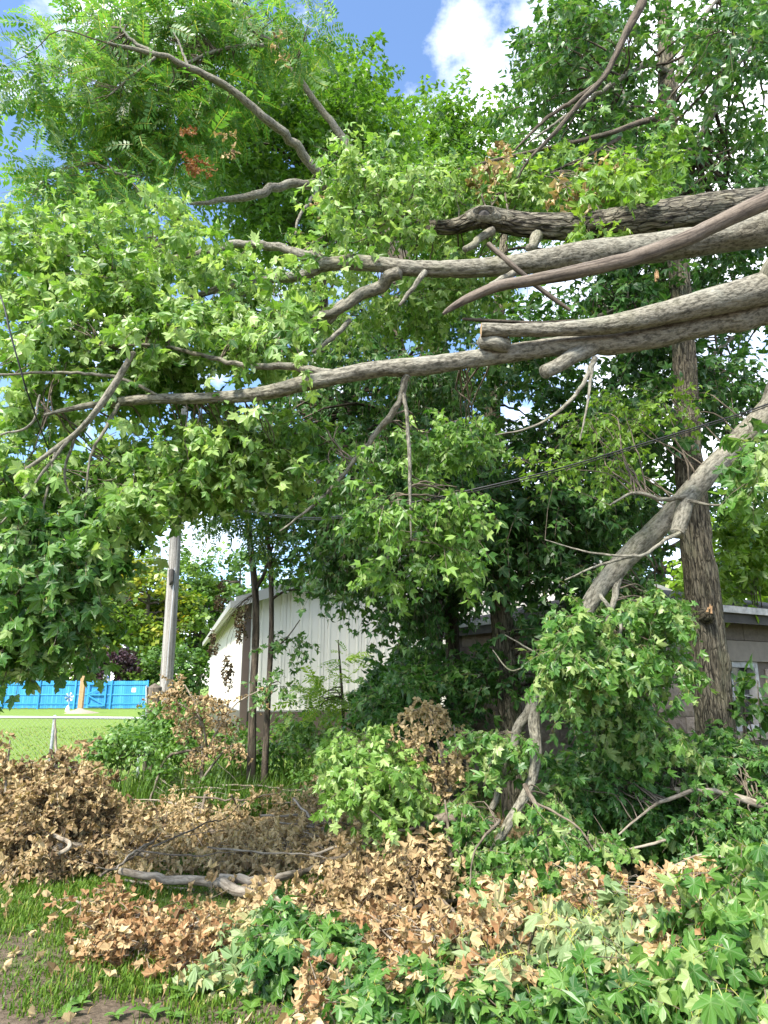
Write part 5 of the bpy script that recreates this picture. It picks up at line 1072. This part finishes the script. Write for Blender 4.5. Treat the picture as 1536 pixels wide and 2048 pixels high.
# ---- cables
def cable(label, spec, w):
    p = np.array([P(*s) for s in spec]); t = thing('overhead_cable', label, 'cable', p[len(p) // 2])
    g = Geo(); tube(g, p, [w] * len(p), 8, 12); part('sheath', g.mesh('sheath', [M_cable], True), t)
    g = Geo(); q = p + [0, .02, -.012]; tube(g, q, [w * .7] * len(p), 6, 12); part('messenger_wire', g.mesh('messenger_wire', [M_cable], True), t)
cable('black service cable sagging past the leaning limb into the trees', [(1800, 705, 4.6), (1536, 808, 4.7), (1400, 852, 4.75), (1250, 898, 4.8), (1100, 942, 4.85), (950, 978, 4.9), (800, 1010, 5.0), (700, 1030, 5.4), (560, 1030, 7), (352, 1000, 13.4)], .006)
cable('thin black cable hanging at the left edge of the leaves', [(-60, 470, 4), (0, 590, 4), (20, 665, 4), (40, 735, 4.05), (60, 800, 4.2), (120, 960, 5)], .005)

# ================================================================== brush on the ground
def brush(name, label, limbs, cat='brush pile', bark_='pale', group=None, seed=0, nm='branch'):
    q0, _ = limb_pts(limbs[0]); b = q0[len(q0) // 2]; t = thing(name, label, cat, (b[0], b[1], 0), group); sk = []
    for i, l in enumerate(limbs):
        g = Geo(); p, r = limb_pts(l); p[:, 2] = np.maximum(p[:, 2], r * .6); sk.append(tube(g, p, r, 14 if r[0] > .03 else 7, 10, .06, .15, seed + i, .2, capmat=1 if r[0] > .03 else None, knots=3 if r[0] > .03 else 0))
        part(nm, g.mesh(nm, [BK[bark_], M_cut], True), t)
    return t, skel(*sk)
def scat(n, fx0, fx1, fy0, fy1, z0, z1):
    return np.column_stack([rng.uniform(fx0, fx1, n), rng.uniform(fy0, fy1, n), rng.uniform(z0, z1, n)])

# left mound of dried leaves
tM, sM = brush('brush_pile', 'tall mound of dried brown maple branches at the left before the lawn',
    [[(60, 1720, 6.5, 12), (130, 1690, 6.5, 14), (200, 1705, 6.6, 14), (300, 1708, 6.7, 9)], [(80, 1720, 6.3, 8), (140, 1690, 6.3, 9), (60, 1640, 6.6, 6), (40, 1560, 7, 4)], [(100, 1740, 6.9, 10), (110, 1600, 7.2, 9), (112, 1500, 7.4, 6), (110, 1440, 7.4, 3)], [(200, 1740, 7, 9), (180, 1620, 7.3, 7), (150, 1530, 7.5, 4)], [(20, 1740, 6.6, 8), (10, 1600, 7, 6), (20, 1480, 7.2, 3)]], seed=121)
leafy(tM, sM, [(70, 1600, 90, 45, 6.5, 8), (160, 1590, 80, 40, 6.8, 8), (100, 1560, 110, 22, 6.9, 8.2), (50, 1660, 60, 50, 6.4, 7.4), (180, 1640, 70, 40, 6.8, 7.8), (30, 1720, 60, 30, 6.2, 7), (130, 1720, 70, 25, 6.3, 7), (135, 1500, 25, 25, 7.1, 7.5, 500), (10, 1520, 20, 25, 7, 7.4, 500), (250, 1630, 60, 35, 7, 8.4)], 120, 'brown', 'dead', .115, 8, .28, 9, rad=.14, t0=.5, tj=.24, hang=.6, up=.2, jit=.9, down=.15, bmat='pale')

# middle mat of dried leaves and branches
mid_l = [[(410, 1590, 8.6, 5), (402, 1640, 8.2, 8), (420, 1660, 7.9, 9), (450, 1680, 7.7, 7)], [(330, 1700, 7.4, 7), (420, 1690, 7.5, 9), (520, 1690, 7.6, 7)], [(480, 1660, 8.3, 9), (560, 1670, 8.2, 8), (610, 1640, 8.5, 5), (690, 1600, 9, 3)], [(500, 1720, 7.2, 6), (570, 1670, 7.6, 6), (620, 1650, 8, 4)], [(300, 1600, 8.6, 4), (330, 1520, 10, 5), (360, 1505, 10, 6), (390, 1500, 10, 4)]]
tN, sN = brush('brush_pile', 'wide flat mat of tan dried leaves and branches across the middle', mid_l, seed=131, bark_='twig')
for k in range(20):
    x0, y0 = rng.uniform(230, 800), rng.uniform(1600, 1780); a = rng.normal(0, 1.0); l = rng.uniform(40, 120); e = ray(x0, y0); q = -CZ / e[2] * e; q[2] = rng.uniform(.14, .36)
    d = np.array([math.cos(a), math.sin(a) * .9, rng.normal(0, .14)]) * l / 160; g = Geo(); rr = rng.uniform(.006, .014)
    tube(g, [q - d, q + rng.normal(0, .05, 3), q + d * .7, q + d * 1.2 + rng.normal(0, .08, 3)], [rr, rr * .9, rr * .6, rr * .3], 6, 6, seed=k, wob=.6); part('branch', g.mesh('branch', [BK['pale' if k % 3 else 'twig']], True), tN)
leafy(tN, sN, [(330, 1660, 100, 45, 7, 9.4), (450, 1690, 130, 50, 6.8, 9), (600, 1680, 120, 50, 6.8, 9), (700, 1650, 80, 45, 7, 9.4), (400, 1620, 110, 25, 7.8, 10), (560, 1620, 110, 25, 7.8, 10), (300, 1740, 90, 30, 6.3, 7.4), (520, 1745, 150, 30, 6.4, 7.4), (680, 1740, 80, 40, 6.3, 7.4), (640, 1590, 50, 15, 8.8, 10), (250, 1700, 80, 40, 6.6, 8, 5000), (400, 1755, 150, 20, 6.5, 7, 1600), (560, 1760, 120, 20, 6.5, 7, 1500)], 225, 'brown', 'dead', .105, 5, .3, 8, rad=.15, t0=.85, tj=.2, hang=.15, up=.5, jit=.9, down=.1, bmat='pale', r0=.006, zmax=.24)

bush('weed_shrub', 'green weeds poking through the tan dried leaf mat', [(500, 1620, 40, 12, 8.6, 9.4), (680, 1690, 30, 12, 6.9, 7.3), (420, 1580, 50, 14, 9.5, 10.2), (620, 1570, 50, 14, 9.5, 10.4), (330, 1560, 60, 14, 9.4, 10.2)], 34, 'weed', 'oval', .08, 5, .2, 7, .12, t0=.35, group=WB, cat='shrub', up=.9, down=-.3)
# the two-forked limb lying on the grass
tO, sO = brush('fallen_limb', 'pale forked limb lying on the grass in front of the dried leaves',
    [[(240, 1742, 6.0, 13), (340, 1757, 5.9, 17), (420, 1764, 5.85, 19), (470, 1780, 5.7, 21), (530, 1797, 5.6, 21), (610, 1810, 5.5, 17)], [(440, 1756, 5.9, 16), (520, 1762, 5.85, 18), (570, 1752, 5.95, 16), (610, 1742, 6.3, 12), (680, 1720, 6.5, 9), (760, 1685, 6.7, 6)], [(500, 1808, 5.85, 8), (560, 1806, 5.8, 9), (620, 1775, 6, 7), (690, 1745, 6.2, 4)], [(250, 1760, 6.2, 5), (330, 1775, 6.1, 7), (390, 1780, 6.0, 5)]], cat='tree limb', seed=141)
leafy(tO, sO, [(420, 1815, 60, 15, 5.5, 5.9), (500, 1840, 50, 15, 5.3, 5.7)], 10, 'brown', 'dead', .11, 4, .2, 6, rad=.1, t0=.8, single=40, hang=.3, up=.5, jit=.8)
# limbs in the centre
tP, sP = brush('fallen_limb', 'bent dead limb arching out of the dried leaves at the centre',
    [[(930, 1630, 5.6, 20), (880, 1642, 5.6, 22), (820, 1650, 5.7, 21), (770, 1672, 5.9, 14), (700, 1705, 6.2, 9), (640, 1725, 6.4, 7)], [(945, 1800, 5.2, 7), (860, 1805, 5.2, 9), (800, 1830, 5.1, 8), (720, 1850, 5, 5)], [(920, 1840, 4.9, 7), (880, 1800, 5.1, 6), (780, 1790, 5.3, 5)], [(905, 1790, 5.4, 10), (900, 1700, 5.5, 8), (890, 1600, 5.6, 4)], [(820, 1840, 5, 5), (880, 1830, 4.9, 6), (930, 1880, 4.6, 4)]], cat='tree limb', seed=151, bark_='twig')
leafy(tP, sP, [(740, 1740, 90, 50, 5.4, 6.4), (830, 1740, 70, 60, 5.2, 6), (760, 1800, 90, 35, 4.9, 5.8), (660, 1800, 60, 25, 5.2, 5.8), (560, 1830, 80, 20, 5, 5.6), (700, 1860, 60, 25, 4.6, 5.2), (850, 1680, 50, 30, 5.6, 6.2)], 62, 'brown', 'dead', .12, 6, .25, 8, rad=.15, t0=.66, tj=.22, hang=.4, up=.4, jit=.9)

# upright dried branches
tQ, sQ = brush('dried_branch', 'upright dried branch with crisp tan leaves in front of the shaded trunks',
    [[(885, 1700, 6.0, 9), (895, 1600, 6.2, 8), (880, 1500, 6.3, 6), (860, 1420, 6.3, 3)], [(895, 1600, 6.2, 6), (912, 1520, 6.3, 5), (908, 1450, 6.3, 3)], [(880, 1530, 6.3, 4), (840, 1480, 6.2, 3)]], cat='branch', seed=161)
leafy(tQ, sQ, [(855, 1420, 35, 25, 6.1, 6.5), (900, 1450, 30, 25, 6.1, 6.5), (905, 1510, 30, 25, 6.1, 6.5), (830, 1480, 30, 25, 6.1, 6.5), (870, 1540, 40, 40, 6, 6.4)], 20, 'brown', 'dead', .095, 4, .2, 7, rad=.10, t0=.88, tj=.15, hang=.6, up=.3, jit=.8, single=200, bmat='pale')
tR, sR = brush('dried_branch', 'dried sapling with rusty tan leaves at the foot of the utility pole',
    [[(400, 1600, 10, 8), (405, 1500, 10, 7), (395, 1420, 10, 5), (370, 1370, 10, 3)], [(415, 1520, 10, 5), (400, 1440, 9.9, 4), (330, 1390, 9.8, 2)], [(400, 1540, 10, 6), (430, 1470, 10, 4), (470, 1410, 10, 3), (520, 1380, 10, 2)], [(390, 1580, 10, 6), (450, 1500, 9.8, 4), (490, 1490, 9.8, 2)]], cat='branch', seed=171)
leafy(tR, sR, [(340, 1385, 45, 25, 9.5, 10.3), (400, 1400, 50, 30, 9.5, 10.3), (440, 1440, 50, 40, 9.5, 10.3), (380, 1440, 40, 25, 9.5, 10.3), (460, 1490, 40, 25, 9.4, 10), (520, 1385, 25, 15, 9.6, 10.2), (400, 1500, 50, 25, 9.4, 10.2)], 30, 'brown', 'dead', .105, 3, .25, 7, rad=.12, t0=.55, tj=.2, hang=.6, up=.3, jit=.8, single=200, bmat='pale')

# orange clump on the grass
OC = 'dried branches on the grass'
tS, sS = brush('dried_branch', 'branch of orange-brown curled leaves lying on the short grass',
    [[(150, 1800, 5.6, 4), (230, 1850, 5.2, 6), (300, 1880, 4.9, 6), (420, 1900, 4.7, 4)], [(240, 1860, 5.1, 4), (310, 1800, 5.2, 3)], [(300, 1900, 4.8, 4), (420, 1830, 4.9, 3)]], cat='branch', seed=181, group=OC)
leafy(tS, sS, [(165, 1800, 25, 18, 5.2, 5.5), (215, 1835, 30, 22, 5, 5.3), (280, 1870, 60, 25, 4.7, 5.1), (200, 1910, 60, 22, 4.5, 4.9), (300, 1840, 30, 18, 5, 5.3), (400, 1870, 40, 25, 4.6, 5), (280, 1920, 50, 15, 4.5, 4.7), (385, 1930, 50, 20, 4.4, 4.7)], 48, 'orange', 'dead', .10, 5, .2, 7, rad=.10, t0=.5, tj=.24, hang=.25, up=.4, jit=.9, single=250, bmat='pale')
# wilting tail
tS2, sS2 = brush('wilting_branch', 'pale wilting branch tip spread on the grass beside the orange leaves',
    [[(620, 1880, 4.6, 6), (540, 1910, 4.5, 5), (450, 1950, 4.3, 3)]], cat='branch', seed=185, group=OC)
leafy(tS2, sS2, [(520, 1900, 50, 22, 4.3, 4.7), (450, 1930, 40, 18, 4.3, 4.6), (540, 1860, 40, 18, 4.5, 4.9), (480, 1960, 40, 15, 4.1, 4.4)], 22, 'wilt', 'wilt', .095, 4, .2, 6, rad=.10, t0=.7, tj=.2, hang=.2, up=.6, jit=.7, single=150)

# green branch tips: centre
tT, sT = brush('green_branch', 'fresh green maple branch spilling down at the centre beside the dried leaves',
    [[(930, 1720, 5.4, 12), (850, 1600, 5.8, 10), (760, 1520, 6, 7), (680, 1470, 6.2, 4)], [(850, 1600, 5.8, 7), (800, 1570, 5.7, 5), (720, 1590, 5.6, 3)], [(880, 1640, 5.7, 7), (800, 1660, 5.5, 5), (740, 1620, 5.5, 3)]], cat='branch', seed=191, bark_='twig')
leafy(tT, sT, [(720, 1490, 60, 35, 5.9, 6.5), (780, 1550, 80, 45, 5.6, 6.3), (720, 1570, 45, 45, 5.5, 6), (790, 1610, 70, 35, 5.6, 6.1), (690, 1510, 35, 35, 5.9, 6.4)], 44, 'pale', 'maple', .10, 5, .25, 9, rad=.15, t0=.66, hang=.7, up=.5, down=.25, jit=.5)
tT2, sT2 = brush('green_branch', 'drooping green branch at the foot of the leaning limb',
    [[(1050, 1570, 5.3, 10), (1080, 1640, 5.0, 8), (1060, 1720, 4.9, 5)], [(1060, 1600, 5.2, 6), (1150, 1650, 4.9, 4), (1200, 1720, 4.8, 3)], [(1000, 1640, 5.3, 6), (950, 1700, 5.1, 4), (940, 1770, 5, 3)]], cat='branch', seed=201, bark_='twig')
leafy(tT2, sT2, [(1100, 1670, 55, 40, 4.7, 5.2), (1060, 1720, 60, 40, 4.6, 5.1), (945, 1680, 40, 50, 5.5, 5.9), (1110, 1600, 40, 30, 5.3, 5.7), (930, 1600, 40, 40, 5.5, 5.9), (1180, 1690, 40, 40, 4.8, 5.3), (990, 1760, 40, 25, 4.9, 5.3)], 36, 'fresh', 'maple', .105, 5, .24, 8, rad=.14, t0=.72, hang=1.0, up=.4, down=.5, jit=.45)
# thicket, right
tU, sU = brush('green_branch', 'long leafy branch fallen before the garage with a bare bent grey stem',
    [[(1640, 1640, 5.7, 16), (1530, 1610, 5.7, 15), (1450, 1592, 5.7, 13), (1350, 1582, 5.8, 11)], [(1460, 1590, 5.7, 10), (1400, 1580, 5.6, 9), (1330, 1600, 5.6, 8), (1290, 1625, 5.5, 5), (1200, 1700, 5.4, 3)], [(1330, 1680, 5.5, 6), (1250, 1700, 5.4, 5), (1130, 1720, 5.3, 3)], [(1480, 1720, 5.0, 4), (1400, 1710, 5, 4), (1330, 1740, 5, 3)]], cat='branch', seed=211)
leafy(tU, sU, [(1230, 1560, 80, 35, 5.8, 6.6), (1340, 1530, 90, 35, 5.9, 6.7), (1460, 1520, 80, 35, 5.9, 6.8), (1280, 1610, 70, 25, 5.6, 6.2), (1480, 1620, 60, 40, 5.6, 6.2), (1400, 1640, 60, 25, 5.5, 6), (1500, 1680, 40, 20, 5.2, 5.7), (1150, 1570, 50, 25, 5.8, 6.3)], 84, 'fresh', 'maple', .10, 6, .26, 9, rad=.18, t0=.42, hang=.6, up=.6, down=.2, jit=.45)

# foreground right
FR = 'cut branches heaped in the foreground'
tV, sV = brush('wilting_branch', 'large branch of pale drooping wilted leaves heaped in the foreground',
    [[(1020, 2080, 3.4, 14), (1090, 1980, 3.6, 12), (1140, 1880, 3.8, 9), (1130, 1810, 4, 5)], [(1080, 1990, 3.6, 9), (1200, 1920, 3.7, 7), (1250, 1840, 3.9, 4)], [(1090, 1960, 3.6, 8), (1010, 1880, 3.9, 6), (960, 1850, 4.1, 3)], [(1300, 2000, 3.4, 7), (1250, 1920, 3.7, 6), (1190, 1830, 4, 3)]], cat='branch', seed=221, group=FR, bark_='twig')
leafy(tV, sV, [(1060, 1850, 60, 30, 3.6, 4.1), (1150, 1860, 70, 40, 3.6, 4.1), (1130, 1930, 80, 50, 3.4, 3.9), (1230, 1900, 60, 50, 3.4, 3.9), (1020, 1920, 50, 40, 3.5, 4), (1290, 1960, 50, 50, 3.3, 3.7), (1180, 1990, 70, 35, 3.3, 3.7), (1250, 1820, 50, 25, 3.7, 4.1), (980, 1860, 40, 30, 3.7, 4.1), (1080, 1830, 50, 20, 3.8, 4.2)], 86, 'wilt', 'wilt', .108, 5, .2, 7, rad=.11, t0=.72, tj=.22, hang=1.1, up=.5, down=.4, jit=.4, tmat=0)
tX, sX = brush('dried_branch', 'branch of curled rust-brown leaves between the wilted and green foreground leaves',
    [[(720, 2080, 3.5, 10), (800, 1950, 3.9, 8), (900, 1880, 4.1, 6), (1020, 1830, 4.2, 4)], [(860, 1930, 4, 6), (950, 1950, 3.8, 4), (1000, 1980, 3.6, 3)], [(800, 1960, 3.9, 5), (720, 1970, 3.9, 4), (640, 1990, 3.9, 3)]], cat='branch', seed=231, group=FR)
leafy(tX, sX, [(880, 1880, 70, 30, 3.8, 4.3), (850, 1940, 60, 30, 3.6, 4.1), (960, 1920, 60, 35, 3.6, 4), (1010, 1820, 50, 22, 3.9, 4.3), (1010, 1970, 40, 35, 3.5, 3.8), (700, 1960, 40, 35, 3.8, 4.1), (650, 2000, 40, 30, 3.6, 3.9), (780, 1880, 50, 35, 4.1, 4.6), (680, 1880, 40, 40, 4.1, 4.6), (730, 1840, 50, 25, 4.4, 4.9), (980, 1800, 40, 15, 4.1, 4.4)], 84, 'orange', 'dead', .10, 5, .2, 7, rad=.11, t0=.62, tj=.24, hang=.6, up=.3, jit=.85, bmat='pale')
tX2, sX2 = brush('dried_branch', 'small branch of curled brown leaves beside the big glossy foreground leaves',
    [[(1420, 2080, 3.1, 8), (1390, 1960, 3.35, 6), (1360, 1860, 3.6, 4), (1350, 1780, 3.8, 3)]], cat='branch', seed=235, group=FR)
leafy(tX2, sX2, [(1345, 1840, 30, 30, 3.4, 3.8), (1370, 1890, 35, 30, 3.3, 3.6), (1385, 1960, 30, 35, 3.2, 3.5), (1400, 2000, 35, 25, 3.1, 3.4), (1360, 1780, 40, 22, 3.6, 4), (1240, 1780, 40, 20, 3.9, 4.2), (1410, 1770, 40, 22, 3.5, 3.9), (1170, 1780, 20, 14, 4, 4.2)], 38, 'orange', 'dead', .10, 4, .18, 6, rad=.08, t0=.72, tj=.22, hang=.7, up=.3, jit=.8, single=200, bmat='pale')
tY, sY = brush('green_branch', 'branch of big glossy green maple leaves at the foreground corner',
    [[(1600, 2080, 2.9, 12), (1530, 1960, 3.1, 9), (1490, 1850, 3.3, 6), (1460, 1750, 3.5, 3)], [(1540, 1970, 3.1, 7), (1450, 1930, 3.2, 5), (1410, 1880, 3.3, 3)]], cat='branch', seed=241, group=FR, bark_='twig')
leafy(tY, sY, [(1490, 1770, 50, 35, 3.1, 3.6), (1440, 1860, 50, 50, 3.05, 3.5), (1500, 1900, 50, 60, 2.9, 3.3), (1450, 1970, 60, 40, 2.9, 3.3), (1510, 2010, 40, 40, 2.8, 3.1), (1530, 1740, 30, 30, 3.1, 3.5), (1420, 2040, 50, 25, 2.9, 3.1)], 56, 'fresh', 'maple', .115, 5, .2, 7, rad=.12, t0=.68, hang=.8, up=.6, down=.2, jit=.5)
tZ, sZ = brush('green_branch', 'low dark green maple branch along the bottom of the heap',
    [[(1100, 2090, 3.5, 8), (950, 2020, 3.6, 7), (820, 2000, 3.7, 5), (740, 2010, 3.7, 3)], [(950, 2030, 3.6, 5), (1080, 2040, 3.4, 4), (1250, 2040, 3.2, 3)]], cat='branch', seed=251, group=FR, bark_='twig')
leafy(tZ, sZ, [(760, 2000, 60, 30, 3.5, 3.9), (860, 1990, 70, 30, 3.5, 3.8), (900, 2030, 70, 25, 3.4, 3.6), (780, 2040, 60, 20, 3.4, 3.7), (1040, 2030, 90, 20, 3.3, 3.5), (1200, 2030, 90, 25, 3.1, 3.4), (1320, 2040, 60, 20, 3, 3.3)], 46, 'fresh', 'maple', .105, 6, .18, 8, rad=.1, t0=.5, hang=.3, up=.9, down=0, jit=.4)
tZ2, sZ2 = brush('green_branch', 'dark green leaf clump on the grass at the left of the foreground heap',
    [[(720, 1900, 4.3, 8), (640, 1870, 4.5, 6), (570, 1850, 4.7, 3)], [(650, 1880, 4.5, 5), (600, 1910, 4.3, 3)]], cat='branch', seed=261, group=FR, bark_='twig')
leafy(tZ2, sZ2, [(590, 1870, 45, 30, 4.2, 4.7), (650, 1900, 50, 30, 4.1, 4.6), (600, 1910, 40, 25, 4.1, 4.5)], 26, 'fresh', 'maple', .11, 6, .2, 8, rad=.12, t0=.4, hang=.5, up=.8, jit=.4, single=250)

# ---- loose leaf litter and broad-leaved weeds
def litter():
    t = thing('leaf_litter', 'scattered loose dead leaves on grass and bare earth', 'leaf litter', (0, 5, 0)); t['kind'] = 'stuff'
    n = 420; x = rng.uniform(-3.5, 2.5, n); y = rng.uniform(3.5, 7.5, n); keep = rng.random(n) < np.interp(y, [3.5, 5, 7], [.35, .5, 1]); x, y = x[keep], y[keep]; n = len(x)
    B = Leaves(t, 'dead', 'brown', 0, rest='loose_leaves'); a = rng.uniform(0, 6.28, n)
    B.add(np.column_stack([x, y, rng.uniform(.02, .07, n)]), np.column_stack([np.cos(a), np.sin(a), rng.normal(0, .2, n)]), np.column_stack([rng.normal(0, .3, (n, 2)), np.ones(n)]), rng.uniform(.05, .10, n), rng.uniform(.3, .95, n))
    n = 3800; x = rng.uniform(-5.5, 2.4, n); y = rng.uniform(6.4, 11, n); a = rng.uniform(0, 6.28, n)
    B.add(np.column_stack([x, y, rng.uniform(.01, .10, n)]), np.column_stack([np.cos(a), np.sin(a), rng.normal(0, .3, n)]), np.column_stack([rng.normal(0, .4, (n, 2)), np.ones(n)]), rng.uniform(.07, .12, n), rng.normal(.6, .2, n))
litter()
for (px, py, s) in [(180, 1905, .06), (240, 1930, .08), (370, 1990, .11), (310, 1980, .09), (160, 2010, .10), (300, 2030, .12), (440, 1985, .09), (130, 2035, .10), (350, 2035, .08), (500, 2020, .10), (90, 1940, .08), (60, 1860, .09), (200, 1960, .08), (520, 2000, .09), (40, 1800, .08), (260, 1800, .08), (390, 1800, .08), (570, 2040, .1), (230, 2035, .09), (450, 2035, .08)]:
    e = ray(px, py); k = -CZ / e[2]; q = np.array([0, 0, CZ]) + e * k
    t = thing('broadleaf_weed', 'small rosette weed of oval green leaves growing in the thin grass', 'weed', (q[0], q[1], 0), 'rosette weeds in the foreground grass')
    n = int(rng.integers(5, 9)); B = Leaves(t, 'oval', 'weed', n)
    a = np.linspace(0, 6.28, n, endpoint=False) + rng.normal(0, .3, n); Y = np.column_stack([np.cos(a), np.sin(a), rng.uniform(.2, .7, n)])
    B.add(np.repeat(q[None] + [0, 0, .01], n, 0), Y, np.column_stack([-np.cos(a) * .4, -np.sin(a) * .4, np.ones(n)]), .75 * s * rng.uniform(.7, 1.2, n), rng.uniform(.2, .9, n))
finish_leaves()
